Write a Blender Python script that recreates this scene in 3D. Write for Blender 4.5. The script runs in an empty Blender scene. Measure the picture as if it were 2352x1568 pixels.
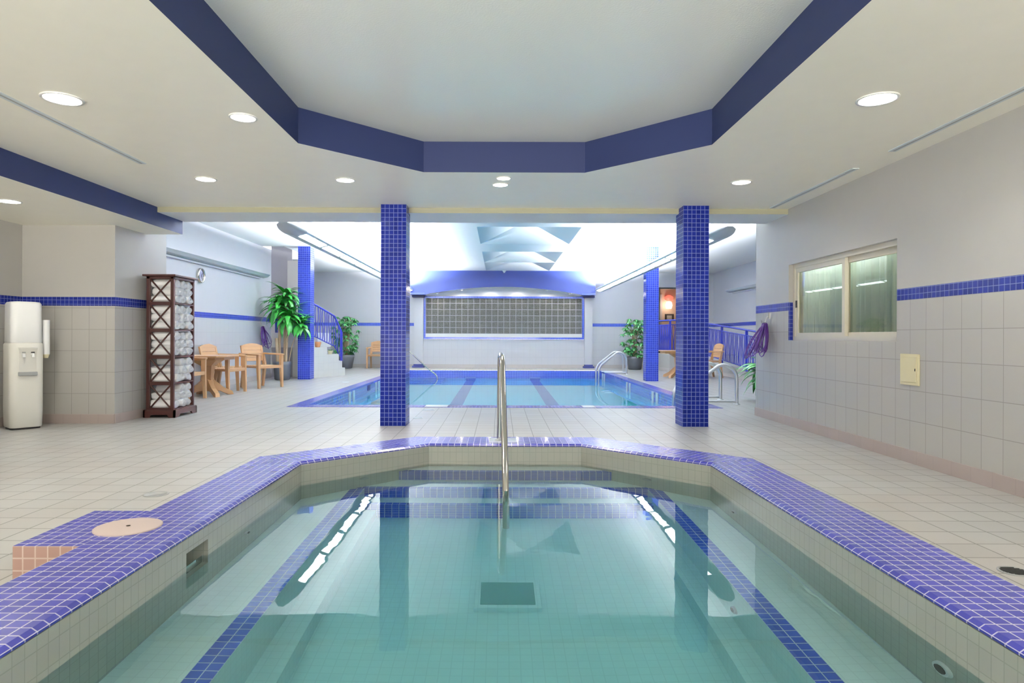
import bpy, math, random
from mathutils import Vector, Matrix, geometry
random.seed(7)
PI = math.pi
sc = bpy.context.scene
C = sc.collection

# ---------------------------------------------------------------- camera
F = 1500.0                      # focal length in pixels of a 2352 px wide frame
cam_d = bpy.data.cameras.new('camera'); cam = bpy.data.objects.new('camera', cam_d); C.objects.link(cam)
cam_d.sensor_width = 36.0; cam_d.lens = 36.0 * F / 2352.0
cam.location = (0, 0, 1.0)
cam.rotation_mode = 'XYZ'
cam.matrix_world = Matrix.Translation((0, 0, 1.0)) @ Matrix.Rotation(PI/2, 4, 'X') @ Matrix.Rotation(0.0035, 4, 'Z')
cam_d.shift_x = 28.0/2352.0
cam_d.shift_y = -11.0/2352.0
cam_d.clip_end = 100
sc.camera = cam

# ---------------------------------------------------------------- world, exposure
w = bpy.data.worlds.new('world'); sc.world = w; w.use_nodes = True
_t = w.node_tree; _bg = _t.nodes['Background']     # added fill through the unseen back opening: dim above the horizon, bright below
_tc = _t.nodes.new('ShaderNodeTexCoord'); _sx = _t.nodes.new('ShaderNodeSeparateXYZ'); _mr = _t.nodes.new('ShaderNodeMapRange'); _mx = _t.nodes.new('ShaderNodeMix'); _mx.data_type = 'RGBA'
_mr.inputs[1].default_value = -.05; _mr.inputs[2].default_value = .05
_mx.inputs[6].default_value = (1.0, .95, .84, 1); _mx.inputs[7].default_value = (.15, .152, .155, 1)
_t.links.new(_tc.outputs['Generated'], _sx.inputs[0]); _t.links.new(_sx.outputs['Z'], _mr.inputs[0]); _t.links.new(_mr.outputs[0], _mx.inputs[0]); _t.links.new(_mx.outputs[2], _bg.inputs[0])
_bg.inputs[1].default_value = 14.0
sc.view_settings.view_transform = 'Standard'
sc.view_settings.look = 'None'
sc.view_settings.exposure = 0.42
sc.view_settings.gamma = 1.0
sc.view_settings.use_curve_mapping = False
sc.cycles.max_bounces = 14
sc.cycles.diffuse_bounces = 8
sc.cycles.transmission_bounces = 8
sc.cycles.caustics_refractive = True
sc.cycles.caustics_reflective = False
sc.cycles.sample_clamp_indirect = 8
UP_W = 4000.0        # each long uplight above the pool
DL_W = 6.0         # each ceiling downlight

# ---------------------------------------------------------------- helpers
class MB:
    def __init__(s): s.v=[]; s.f=[]; s.m=[]; s.uv=[]; s.sm=[]
    def face(s, pts, m=0, smooth=False, uv=None):
        i0=len(s.v); s.v += [tuple(p) for p in pts]
        s.f.append(tuple(range(i0,i0+len(pts)))); s.m.append(m); s.sm.append(smooth)
        if uv is None:
            P=[Vector(p) for p in pts]; n=Vector((0,0,0))
            for i in range(len(P)):
                a=P[i]; b=P[(i+1)%len(P)]; n += a.cross(b)
            if n.length<1e-12: n=Vector((0,0,1))
            n.normalize()
            if abs(n.z)>.7: uv=[(p.x,p.y) for p in P]
            else:
                t=Vector((-n.y,n.x,0)).normalized()
                if t.x<-1e-6 or (abs(t.x)<=1e-6 and t.y<0): t=-t
                uv=[(p.dot(t),p.z) for p in P]
        s.uv.append(uv)
    def box(s,x0,x1,y0,y1,z0,z1,m=0,mt=None,M=None,skip=''):
        q=[Vector((x,y,z)) for z in (z0,z1) for y in (y0,y1) for x in (x0,x1)]
        if M is not None: q=[M@p for p in q]
        F_=dict(b=(0,2,3,1),t=(4,5,7,6),f=(0,1,5,4),k=(2,6,7,3),l=(0,4,6,2),r=(1,3,7,5))
        for k,ix in F_.items():
            if k in skip: continue
            mm=m if mt is None or k not in mt else mt[k]
            s.face([q[i] for i in ix],mm)
    def grid(s,rows,m=0,smooth=True,closed=False):
        """rows: list of equal-length point rings; shared verts so it shades smooth"""
        i0=len(s.v); n=len(rows[0])
        for r in rows: s.v += [tuple(p) for p in r]
        for a in range(len(rows)-1):
            for b in range(n if closed else n-1):
                c=(b+1)%n
                s.f.append((i0+a*n+b,i0+a*n+c,i0+(a+1)*n+c,i0+(a+1)*n+b)); s.m.append(m); s.sm.append(smooth)
                s.uv.append([(b/n,a),((b+1)/n,a),((b+1)/n,a+1),(b/n,a+1)])
        return i0
    def tube(s,pts,r,seg=8,m=0,caps=True,closed=False):
        P=[Vector(p) for p in pts]; N=len(P); rr=r if isinstance(r,(list,tuple)) else [r]*N
        rows=[]; up=None
        for i in range(N):
            if closed: d=(P[(i+1)%N]-P[i-1])
            else: d=P[min(i+1,N-1)]-P[max(i-1,0)]
            if d.length<1e-9: d=Vector((0,0,1))
            d.normalize()
            if up is None: up=Vector((0,0,1)) if abs(d.z)<.9 else Vector((1,0,0))
            u=(up-d*up.dot(d)); 
            if u.length<1e-6: u=d.orthogonal()
            u.normalize(); up=u; v=d.cross(u)
            rows.append([P[i]+(u*math.cos(a)+v*math.sin(a))*rr[i] for a in [2*PI*k/seg for k in range(seg)]])
        if closed: rows.append(rows[0])
        s.grid(rows,m,True,True)
        if caps and not closed:
            s.face(list(reversed(rows[0])),m); s.face(rows[-1],m)
    def lathe(s,prof,cx=0,cy=0,seg=24,m=0,smooth=True,sx=1,sy=1):
        rows=[[(cx+r*sx*math.cos(2*PI*k/seg),cy+r*sy*math.sin(2*PI*k/seg),z) for k in range(seg)] for r,z in prof]
        s.grid(rows,m,smooth,True)
        if prof[0][0]>1e-6: s.face(list(reversed(rows[0])),m)
        if prof[-1][0]>1e-6: s.face(rows[-1],m)
    def prism(s,poly,z0,z1,m=0,mt=None,mb=None):
        n=len(poly)
        s.face([(x,y,z1) for x,y in poly],m if mt is None else mt)
        s.face([(x,y,z0) for x,y in reversed(poly)],m if mb is None else mb)
        for i in range(n):
            a=poly[i]; b=poly[(i+1)%n]
            s.face([(a[0],a[1],z0),(b[0],b[1],z0),(b[0],b[1],z1),(a[0],a[1],z1)],m)
    def rot(s,M):
        s.v=[tuple(M@Vector(p)) for p in s.v]; return s

def link(name, mb, mats, parent=None, bevel=0, seg=2, sub=0):
    me=bpy.data.meshes.new(name); me.from_pydata(mb.v,[],mb.f)
    if not isinstance(mats,(list,tuple)): mats=[mats]
    for m in mats: me.materials.append(m)
    uvl=me.uv_layers.new(name='UVMap')
    k=0
    for p,u,mi,sm in zip(me.polygons,mb.uv,mb.m,mb.sm):
        p.material_index=mi; p.use_smooth=sm
        for j,li in enumerate(p.loop_indices): uvl.data[li].uv=u[j]
    me.validate(); me.update()
    o=bpy.data.objects.new(name,me); C.objects.link(o)
    if parent is not None: o.parent=parent
    if bevel:
        we=o.modifiers.new('weld','WELD'); we.merge_threshold=1e-5
        b=o.modifiers.new('bevel','BEVEL'); b.width=bevel; b.segments=seg; b.limit_method='ANGLE'; b.angle_limit=math.radians(40)
    return o
def thing(name,label,cat,loc=(0,0,0),rz=0,group=None):
    o=bpy.data.objects.new(name,None); C.objects.link(o); o.location=loc; o.rotation_euler=(0,0,rz)
    o.empty_display_size=.1
    tag(o,label,cat,group); return o
def tag(o,label,cat,group=None,kind=None):
    o['label']=label; o['category']=cat
    if group: o['group']=group
    if kind: o['kind']=kind
    return o
def struct(name,mb,mats,label,cat,parent=None,**k):
    o=link(name,mb,mats,parent,**k)
    if parent is None: o['kind']='structure'; o['label']=label; o['category']=cat
    return o
def dup(root,loc,rz=None,label=None,group=None):
    r=root.copy(); C.objects.link(r); r.location=loc
    if rz is not None: r.rotation_euler=(0,0,rz)
    if label: r['label']=label
    if group: r['group']=group
    for ch in list(root.children):
        c=ch.copy(); C.objects.link(c); c.parent=r
        for g in ch.children:
            d=g.copy(); C.objects.link(d); d.parent=c
    return r

# ---------------------------------------------------------------- materials
def nt(name):
    m=bpy.data.materials.new(name); m.use_nodes=True
    b=m.node_tree.nodes['Principled BSDF']; return m,m.node_tree,b
def plain(name,col,rough=.5,metal=0,spec=.5,emit=None,es=0,bump=0,bscale=60):
    m,t,b=nt(name); b.inputs['Base Color'].default_value=(*col,1); b.inputs['Roughness'].default_value=rough
    b.inputs['Metallic'].default_value=metal; b.inputs['Specular IOR Level'].default_value=spec
    if emit: b.inputs['Emission Color'].default_value=(*emit,1); b.inputs['Emission Strength'].default_value=es
    tc=t.nodes.new('ShaderNodeTexCoord'); nz=t.nodes.new('ShaderNodeTexNoise'); nz.inputs['Scale'].default_value=bscale if bump else 6
    t.links.new(tc.outputs['Object'],nz.inputs['Vector'])
    if bump:
        bp=t.nodes.new('ShaderNodeBump'); bp.inputs['Strength'].default_value=bump; bp.inputs['Distance'].default_value=.01
        t.links.new(nz.outputs['Fac'],bp.inputs['Height']); t.links.new(bp.outputs['Normal'],b.inputs['Normal'])
    elif not emit:
        mx=t.nodes.new('ShaderNodeMix'); mx.data_type='RGBA'
        mx.inputs[6].default_value=(*[c*.975 for c in col],1); mx.inputs[7].default_value=(*[min(1,c*1.015) for c in col],1)
        t.links.new(nz.outputs['Fac'],mx.inputs[0]); t.links.new(mx.outputs[2],b.inputs['Base Color'])
    return m
def tile(name,c1,c2,mortar,bw,bh,ms,rough=.15,off=(0,0),spec=.5,coat=0,stain=0,bump=.25):
    m,t,b=nt(name)
    uv=t.nodes.new('ShaderNodeUVMap'); mp=t.nodes.new('ShaderNodeMapping'); mp.inputs['Location'].default_value=(-off[0],-off[1],0)
    br=t.nodes.new('ShaderNodeTexBrick'); br.offset=0; br.squash=1
    br.inputs['Scale'].default_value=1; br.inputs['Brick Width'].default_value=bw; br.inputs['Row Height'].default_value=bh
    br.inputs['Mortar Size'].default_value=ms; br.inputs['Mortar Smooth'].default_value=.1; br.inputs['Bias'].default_value=0
    br.inputs['Color1'].default_value=(*c1,1); br.inputs['Color2'].default_value=(*c2,1); br.inputs['Mortar'].default_value=(*mortar,1)
    t.links.new(uv.outputs['UV'],mp.inputs['Vector']); t.links.new(mp.outputs['Vector'],br.inputs['Vector'])
    col=br.outputs['Color']
    if stain:
        nz=t.nodes.new('ShaderNodeTexNoise'); nz.inputs['Scale'].default_value=1.3; nz.inputs['Detail'].default_value=4
        t.links.new(mp.outputs['Vector'],nz.inputs['Vector'])
        rp=t.nodes.new('ShaderNodeMapRange'); rp.inputs[1].default_value=.45; rp.inputs[2].default_value=.75; rp.inputs[3].default_value=0; rp.inputs[4].default_value=stain
        t.links.new(nz.outputs['Fac'],rp.inputs[0])
        mx=t.nodes.new('ShaderNodeMix'); mx.data_type='RGBA'; mx.blend_type='MULTIPLY'; mx.inputs[7].default_value=(1,.86,.8,1)
        t.links.new(rp.outputs[0],mx.inputs[0]); t.links.new(col,mx.inputs[6]); col=mx.outputs[2]
    t.links.new(col,b.inputs['Base Color'])
    b.inputs['Roughness'].default_value=rough; b.inputs['Specular IOR Level'].default_value=spec
    if coat: b.inputs['Coat Weight'].default_value=coat; b.inputs['Coat Roughness'].default_value=.06
    if bump:
        bp=t.nodes.new('ShaderNodeBump'); bp.inputs['Strength'].default_value=bump; bp.inputs['Distance'].default_value=.002; bp.invert=True
        t.links.new(br.outputs['Fac'],bp.inputs['Height']); t.links.new(bp.outputs['Normal'],b.inputs['Normal'])
    return m
M={}
WHITE=(.74,.74,.70)
M['floor']=tile('floor_tile',(.42,.42,.41),(.385,.385,.375),(.17,.17,.155),.198,.198,.0042,.38,(.143,4.366),stain=.5)
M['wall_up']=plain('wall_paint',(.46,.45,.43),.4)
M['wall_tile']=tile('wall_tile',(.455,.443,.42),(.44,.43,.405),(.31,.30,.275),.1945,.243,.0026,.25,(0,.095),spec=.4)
M['pool_lit_up']=plain('pool_hall_lit_paint',(.66,.66,.69),.45)  # near-wall finish made paler, carrying the pool lights' brightness in its colour
M['pool_lit_tile']=tile('pool_hall_lit_tile',(.65,.65,.675),(.64,.64,.665),(.52,.52,.55),.1945,.243,.0022,.3,(0,.095),spec=.4)  # same tile as the near walls, with the hall's lighting put into its tone
BL1=(.012,.022,.21); BL2=(.018,.032,.29); BLM=(.20,.25,.54)
M['blue']=tile('blue_tile',BL1,BL2,BLM,.0485,.0485,.0026,.13,(0,0),spec=.07,bump=.05)
M['blue_stripe']=tile('blue_stripe_tile',BL1,BL2,BLM,.048,.0475,.002,.2,(0,1.4),spec=.25)
M['blue_cope']=tile('blue_coping_tile',(.05,.055,.36),(.07,.07,.45),(.50,.48,.68),.051,.051,.0026,.25,(0,0),coat=.15,bump=.1)
M['blue_tub']=tile('blue_bench_tile',(.03,.08,.50),(.04,.10,.58),(.55,.6,.75),.05,.05,.0022,.15)
M['blue_small']=tile('blue_pool_tile',(.025,.055,.38),(.035,.07,.46),(.3,.38,.7),.05,.05,.003,.15,(0,0),coat=.3)
M['pink_base']=tile('pink_base_tile',(.42,.35,.325),(.40,.335,.31),(.36,.30,.28),.198,.2,.002,.3)
M['pale_base']=tile('pale_base_tile',(.56,.52,.50),(.54,.50,.48),(.46,.43,.41),.198,.2,.002,.3)
M['pink_tile']=tile('pink_riser_tile',(.42,.27,.23),(.45,.29,.25),(.6,.47,.42),.051,.051,.003,.2,(0,.14))
M['tubwall']=tile('beige_tub_tile',(.50,.49,.43),(.48,.47,.41),(.41,.405,.35),.049,.074,.002,.2)
M['tubfloor']=tile('tub_floor_tile',(.76,.80,.82),(.74,.78,.80),(.68,.72,.74),.05,.05,.002,.3)
M['poolshell']=plain('pool_plaster',(.52,.88,1.0),.6)
M['lane']=plain('lane_tile',(.16,.2,.5),.4)
M['ceil']=plain('ceiling_paint',(.92,.89,.77),.35,spec=.4)
M['ceil_hi']=plain('pool_ceiling_paint',(.76,.78,.77),.6)
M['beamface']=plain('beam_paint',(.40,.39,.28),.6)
M['recess']=plain('recess_ceiling_paint',(.84,.85,.78),.22,spec=.5,bump=.12,bscale=90)
M['bluepaint']=plain('blue_paint',(.036,.05,.14),.5,spec=.2)
M['fascia']=plain('fascia_paint',(.03,.055,.27),.4)
M['white']=plain('white_paint',(.78,.78,.75),.4)
M['plastic']=plain('white_plastic',(.66,.65,.60),.35)
M['plastic_w']=plain('bright_plastic',(.74,.75,.75),.3)
M['grey']=plain('grey_plastic',(.33,.34,.34),.4)
M['dark']=plain('dark',(.02,.02,.022),.5)
M['navy']=plain('navy_paint',(.01,.015,.10),.4)
M['steel']=plain('brushed_steel',(.62,.60,.55),.16,1)
M['alu']=plain('aluminium',(.72,.73,.74),.35,1)
M['fix']=plain('fixture_grey',(.42,.45,.48),.4)
M['fixlight']=plain('fixture_pale',(.62,.68,.70),.4)
M['lens']=plain('lamp_lens',(.9,.9,.9),.5,emit=(1,.97,.9),es=6)
M['panel']=plain('lamp_panel',(.9,.9,.9),.5,emit=(.93,.98,1),es=6)
M['wood']=plain('dark_wood',(.065,.018,.014),.35)
M['towel']=plain('towel',(.92,.92,.93),.95,spec=.1,bump=.2,bscale=120)
M['resin']=plain('tan_resin',(.44,.255,.125),.45)
M['resin2']=plain('tan_resin_table',(.42,.24,.115),.4)
M['leaf']=plain('leaf',(.03,.24,.035),.35)
M['leaf2']=plain('leaf_dark',(.035,.19,.05),.4)
M['cane']=plain('cane',(.42,.31,.2),.8)
M['pot']=plain('charcoal_pot',(.045,.05,.06),.5)
M['soil']=plain('soil',(.04,.025,.015),.9)
M['terra']=plain('terracotta',(.45,.2,.09),.7)
M['hose']=plain('purple_hose',(.10,.025,.24),.35)
M['rail']=plain('blue_metal',(.011,.017,.25),.4)
M['cream']=plain('cream_plastic',(.68,.62,.40),.4)
M['frame']=plain('window_frame',(.62,.59,.50),.4)
M['curtain']=plain('curtain',(.62,.72,.68),.8)
M['hallwall']=plain('hall_wall',(.50,.42,.36),.6)
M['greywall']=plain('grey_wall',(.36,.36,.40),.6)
M['stair']=tile('stair_tile',(.72,.71,.66),(.7,.69,.64),(.6,.59,.54),.2,.17,.002,.3)
M['lid']=plain('skimmer_lid',(.52,.42,.39),.6)
M['grate']=plain('drain_grate',(.22,.38,.36),.5)
M['redlamp']=plain('red_shade',(.6,.04,.03),.5,emit=(1,.12,.08),es=1.5)
M['warm']=plain('warm_lamp',(1,.8,.6),.5,emit=(1,.72,.5),es=4)
# glass and water
def glass(name,col,rough=0,ior=1.45,bump=None):
    m,t,b=nt(name); b.inputs['Base Color'].default_value=(*col,1); b.inputs['Roughness'].default_value=rough
    b.inputs['Transmission Weight'].default_value=1; b.inputs['IOR'].default_value=ior
    if bump:
        tc=t.nodes.new('ShaderNodeTexCoord'); mp=t.nodes.new('ShaderNodeMapping'); mp.inputs['Scale'].default_value=(1.0,1.0,1)
        nz=t.nodes.new('ShaderNodeTexNoise'); nz.inputs['Scale'].default_value=bump[1]; nz.inputs['Detail'].default_value=3
        bp=t.nodes.new('ShaderNodeBump'); bp.inputs['Strength'].default_value=bump[0]; bp.inputs['Distance'].default_value=.01
        t.links.new(tc.outputs['Object'],mp.inputs[0]); t.links.new(mp.outputs[0],nz.inputs['Vector']); t.links.new(nz.outputs['Fac'],bp.inputs['Height']); t.links.new(bp.outputs['Normal'],b.inputs['Normal'])
    return m
M['tubwater']=glass('tub_water',(.80,.98,.98),0,1.333,(.15,1.8))
M['poolwater']=glass('pool_water',(1,1,1),0,1.333,(.06,1.2))
def absorb(m,col,d):
    t=m.node_tree; v=t.nodes.new('ShaderNodeVolumeAbsorption'); v.inputs['Color'].default_value=(*col,1); v.inputs['Density'].default_value=d
    t.links.new(v.outputs[0],t.nodes['Material Output'].inputs['Volume'])
absorb(M['tubwater'],(0,.80,.84),.40); absorb(M['poolwater'],(0,.86,.96),.5)
def pane_mat():
    m=bpy.data.materials.new('window_pane'); m.use_nodes=True; t=m.node_tree; t.nodes.clear()
    o=t.nodes.new('ShaderNodeOutputMaterial'); mix=t.nodes.new('ShaderNodeMixShader'); fr=t.nodes.new('ShaderNodeFresnel'); fr.inputs[0].default_value=1.7
    tr=t.nodes.new('ShaderNodeBsdfTransparent'); tr.inputs[0].default_value=(.75,.85,.78,1); gl=t.nodes.new('ShaderNodeBsdfGlossy'); gl.inputs['Roughness'].default_value=.01
    t.links.new(fr.outputs[0],mix.inputs[0]); t.links.new(tr.outputs[0],mix.inputs[1]); t.links.new(gl.outputs[0],mix.inputs[2]); t.links.new(mix.outputs[0],o.inputs[0]); return m
M['pane']=pane_mat()
def block_mat():
    m,t,b=nt('glass_block')
    tc=t.nodes.new('ShaderNodeTexCoord'); nz=t.nodes.new('ShaderNodeTexNoise'); nz.inputs['Scale'].default_value=60; nz.inputs['Detail'].default_value=3
    vo=t.nodes.new('ShaderNodeTexVoronoi'); vo.inputs['Scale'].default_value=48
    rp=t.nodes.new('ShaderNodeValToRGB'); rp.color_ramp.elements[0].position=.35; rp.color_ramp.elements[0].color=(.075,.082,.075,1); rp.color_ramp.elements[1].position=.7; rp.color_ramp.elements[1].color=(.15,.158,.145,1)
    bp=t.nodes.new('ShaderNodeBump'); bp.inputs['Strength'].default_value=1; bp.inputs['Distance'].default_value=.03
    t.links.new(tc.outputs['Object'],nz.inputs['Vector']); t.links.new(tc.outputs['Object'],vo.inputs['Vector'])
    t.links.new(nz.outputs['Fac'],rp.inputs[0]); t.links.new(rp.outputs[0],b.inputs['Base Color'])
    t.links.new(vo.outputs['Distance'],bp.inputs['Height']); t.links.new(bp.outputs['Normal'],b.inputs['Normal'])
    b.inputs['Roughness'].default_value=.28; b.inputs['Specular IOR Level'].default_value=.6
    return m
M['block']=block_mat()

def area(name,loc,size,power,col=(1,1,1),rot=(0,0,0),parent=None,shape='RECTANGLE',spread=PI):
    l=bpy.data.lights.new(name,'AREA'); l.energy=power; l.color=col; l.shape=shape; l.size=size[0]
    if shape in ('RECTANGLE','ELLIPSE'): l.size_y=size[1]
    l.spread=spread
    o=bpy.data.objects.new(name,l); C.objects.link(o); o.location=loc; o.rotation_euler=rot
    if parent is not None: o.parent=parent
    return o

# ---------------------------------------------------------------- dimensions
ZC=2.472; ZR=2.745; ZP=3.07; ZS=2.25
XR=3.30; YR_END=8.42; XL=-5.43
YB=-3.0; YF=21.1
XPL=-5.5; XPR=6.9
BY0,BY1,BZ=7.485,8.12,2.414
TC=.045
tub_in=[(TC-1.40,4.465),(TC-.61,5.233),(TC+.61,5.233),(TC+1.40,4.465),(TC+1.40,.95),(TC+.61,.2),(TC-.61,.2),(TC-1.40,.95)]
tub_out=[(TC-1.757,4.65),(TC-.757,5.605),(TC+.757,5.605),(TC+1.757,4.65),(TC+1.757,.80),(TC+.757,-.16),(TC-.757,-.16),(TC-1.757,.80)]
tub_mid=[((a[0]+b[0])/2,(a[1]+b[1])/2) for a,b in zip(tub_in,tub_out)]
PX0,PX1,PY0,PY1=-2.80,2.95,9.47,19.4
WT=-.022; WP=-.22

def with_holes(mb,outer,holes,z,m=0,flip=False):
    loops=[[Vector((x,y,0)) for x,y in outer]]+[[Vector((x,y,0)) for x,y in h] for h in holes]
    flat=[p for l in loops for p in l]
    for tri in geometry.tessellate_polygon(loops):
        a,b,c=[flat[i] for i in tri]
        if ((b-a).cross(c-a).z>0)==flip: b,c=c,b
        mb.face([(p.x,p.y,z) for p in (a,b,c)],m)

# ---------------------------------------------------------------- floor
fl=MB(); with_holes(fl,[(XL-.6,YB),(XPR,YB),(XPR,YF),(XL-.9,YF)],[tub_mid,[(-2.9,9.35),(3.05,9.35),(3.05,19.42),(-2.9,19.42)]],0)
struct('floor',fl,M['floor'],'cream square floor tiles around the two pools','floor')

# ---------------------------------------------------------------- walls
ST0,ST1=1.31,1.405
STL0,STL1=1.335,1.435
BASE=.105
def wall_faces(mb,p,q,z1,s0=ST0,s1=ST1,z0=0):
    """vertical wall from p to q, seen from its left-hand side; bands: tile 0, stripe 1, paint 2"""
    def b(a,c,m): mb.face([(p[0],p[1],a),(q[0],q[1],a),(q[0],q[1],c),(p[0],p[1],c)],m)
    b(z0,s0,0); b(s0,s1,1); b(s1,z1,2)
WM=[M['wall_tile'],M['blue_stripe'],M['wall_up']]; WMP=[M['pool_lit_tile'],M['blue_stripe'],M['pool_lit_up']]
def baseboard(name,segs,label,h=BASE,mat='pink_base'):
    mb=MB()
    for (p,q) in segs:
        p=Vector((*p,0)); q=Vector((*q,0)); d=(q-p).normalized(); n=Vector((d.y,-d.x,0))*.012
        mb.face([p+n,q+n,q+n+Vector((0,0,h)),p+n+Vector((0,0,h))],0)
        mb.face([p+n+Vector((0,0,h)),q+n+Vector((0,0,h)),q+Vector((0,0,h)),p+Vector((0,0,h))],0)
        mb.face([p,p+n,p+n+Vector((0,0,h)),p+Vector((0,0,h))],0); mb.face([q+n,q,q+Vector((0,0,h)),q+n+Vector((0,0,h))],0)
    return struct(name,mb,M[mat],label,'baseboard')
# right wall with window opening
WY0,WY1,WZ0,WZ1=5.43,7.466,.97,1.83
RW=MB(); T=.12
def rq(y0,y1,z0,z1,m): RW.face([(XR,y1,z0),(XR,y0,z0),(XR,y0,z1),(XR,y1,z1)],m)
for (y0,y1) in ((YB,WY0),(WY1,YR_END)):
    rq(y0,y1,0,ST0,0); rq(y0,y1,ST0,ST1,1); rq(y0,y1,ST1,ZP,2)
rq(WY0,WY1,0,WZ0,0); rq(WY0,WY1,WZ1,ZP,2)
D=.08
# reveals: sill, head, far side (tiled blue to the stripe), near side
RW.face([(XR,WY0,WZ0),(XR+D,WY0,WZ0),(XR+D,WY1,WZ0),(XR,WY1,WZ0)],1)
RW.face([(XR,WY1,WZ1),(XR+D,WY1,WZ1),(XR+D,WY0,WZ1),(XR,WY0,WZ1)],2)
RW.face([(XR,WY1,WZ0),(XR+D,WY1,WZ0),(XR+D,WY1,ST1),(XR,WY1,ST1)],1)
RW.face([(XR,WY1,ST1),(XR+D,WY1,ST1),(XR+D,WY1,WZ1),(XR,WY1,WZ1)],2)
RW.face([(XR+D,WY0,WZ0),(XR,WY0,WZ0),(XR,WY0,WZ1),(XR+D,WY0,WZ1)],2)
wall_faces(RW,(XR,YR_END),(XPR,YR_END),ZP) ; 
RW.face([(XR,YR_END,0),(XR,YR_END-.001,0),(XR,YR_END-.001,ZP),(XR,YR_END,ZP)],2)
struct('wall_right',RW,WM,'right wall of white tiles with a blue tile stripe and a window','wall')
baseboard('baseboard_right',[((XR,YR_END),(XR,YB))],'pink tile base along the right wall')
# left walls
LW=MB()
wall_faces(LW,(XL,YB),(XL,7.42),ZS,STL0,STL1)
struct('wall_left',LW,WM,'left side wall of the alcove behind the water cooler','wall')
LA=MB()
wall_faces(LA,(XL,7.42),(-4.375,7.42),ZP,STL0,STL1)
wall_faces(LA,(-4.375,7.42),(-4.375,8.56),ZP,STL0,STL1)
wall_faces(LA,(-4.375,8.56),(XPL,8.56),ZP,STL0,STL1)
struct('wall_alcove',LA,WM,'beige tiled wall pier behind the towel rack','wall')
baseboard('baseboard_alcove',[((XL,YB),(XL,7.42)),((XL,7.42),(-4.375,7.42)),((-4.375,7.42),(-4.375,8.56))],'pink tile base along the alcove walls')
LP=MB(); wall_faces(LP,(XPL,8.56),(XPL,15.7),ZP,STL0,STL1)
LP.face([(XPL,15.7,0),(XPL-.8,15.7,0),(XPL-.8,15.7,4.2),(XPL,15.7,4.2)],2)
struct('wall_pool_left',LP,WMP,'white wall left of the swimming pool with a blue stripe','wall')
baseboard('baseboard_pool_left',[((XPL,8.56),(XPL,15.7))],'white tile base along the left pool wall',mat='pale_base')
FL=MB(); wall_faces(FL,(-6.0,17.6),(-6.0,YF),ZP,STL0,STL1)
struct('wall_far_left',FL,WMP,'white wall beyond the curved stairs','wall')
SW=MB()
SW.face([(-6.4,17.6,0),(-5.6,17.6,0),(-5.6,17.6,4.2),(-6.4,17.6,4.2)],0)
SW.box(-5.6,-5.05,17.2,17.6,0,2.98,1)
SW.face([(-6.4,15.1,3.07),(-5.0,15.1,3.07),(-5.0,15.1,4.2),(-6.4,15.1,4.2)],0)
SW.face([(-5.0,15.1,3.07),(-5.0,17.6,3.07),(-5.0,17.6,4.2),(-5.0,15.1,4.2)],0)
SW.face([(-6.4,15.1,4.2),(-5.0,15.1,4.2),(-5.0,17.6,4.2),(-6.4,17.6,4.2)],0)
SW.face([(-6.4,15.1,0),(-6.4,17.6,0),(-6.4,17.6,4.2),(-6.4,15.1,4.2)],0)
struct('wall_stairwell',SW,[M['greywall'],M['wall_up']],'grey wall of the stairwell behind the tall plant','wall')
# far wall with doorway
DX0,DX1,DZ0,DZ1=5.12,6.12,.50,2.61
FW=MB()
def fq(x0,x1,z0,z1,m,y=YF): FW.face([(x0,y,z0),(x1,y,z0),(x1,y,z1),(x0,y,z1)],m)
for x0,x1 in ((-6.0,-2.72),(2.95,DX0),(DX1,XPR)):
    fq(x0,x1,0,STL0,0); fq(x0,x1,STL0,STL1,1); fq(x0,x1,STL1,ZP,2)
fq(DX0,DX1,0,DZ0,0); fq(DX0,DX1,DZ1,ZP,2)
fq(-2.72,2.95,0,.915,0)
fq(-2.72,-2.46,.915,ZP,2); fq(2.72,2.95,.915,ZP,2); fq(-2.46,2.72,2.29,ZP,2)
struct('wall_far',FW,[M['pool_lit_tile'],M['blue_small'],M['pool_lit_up']],'white far wall beyond the swimming pool','wall')
baseboard('baseboard_far',[((-6.0,YF),(XPR,YF))],'pale tile base along the far wall',mat='pale_base')
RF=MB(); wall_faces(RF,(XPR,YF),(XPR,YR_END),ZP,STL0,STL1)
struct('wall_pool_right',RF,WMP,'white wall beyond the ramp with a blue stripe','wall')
BW=MB()   # unseen back wall; its wide window opening is added to let fill light in
for x0,x1,z0,z1 in ((-6.1,-4.8,0,3),(2.7,XPR,0,3),(-4.8,2.7,0,.25),(-4.8,2.7,2.2,3)): BW.box(x0,x1,YB-.15,YB,z0,z1,0)
for k in range(6): BW.box(-4.8+k*1.5-.03,-4.8+k*1.5+.03,YB-.1,YB-.04,.25,2.2,0)
struct('wall_back',BW,M['wall_up'],'back wall behind the photographer','wall')

# ---------------------------------------------------------------- ceilings
rc=.035
rec=[(rc-1.58,4.985),(rc-.723,5.85),(rc+.723,5.85),(rc+1.58,4.985),(rc+1.58,.1),(rc+.723,-.78),(rc-.723,-.78),(rc-1.58,.1)]
CL=MB(); with_holes(CL,[(-3.93,YB),(XR+.12,YB),(XR+.12,BY0),(-3.93,BY0)],[rec],ZC,0,True)
struct('ceiling',CL,M['ceil'],'cream painted low ceiling over the hot tub','ceiling')
RC=MB(); RC.face([(x,y,ZR) for x,y in reversed(rec)],0)
struct('ceiling_recess',RC,M['recess'],'cream ceiling inside the octagonal recess','ceiling')
RB=MB()
for i in range(8):
    a=rec[i]; b=rec[(i+1)%8]
    RB.face([(a[0],a[1],ZC-.001),(b[0],b[1],ZC-.001),(b[0],b[1],ZR),(a[0],a[1],ZR)],0)
struct('trim_1',RB,M['bluepaint'],'dark blue band round the octagonal ceiling recess','trim')
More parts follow.
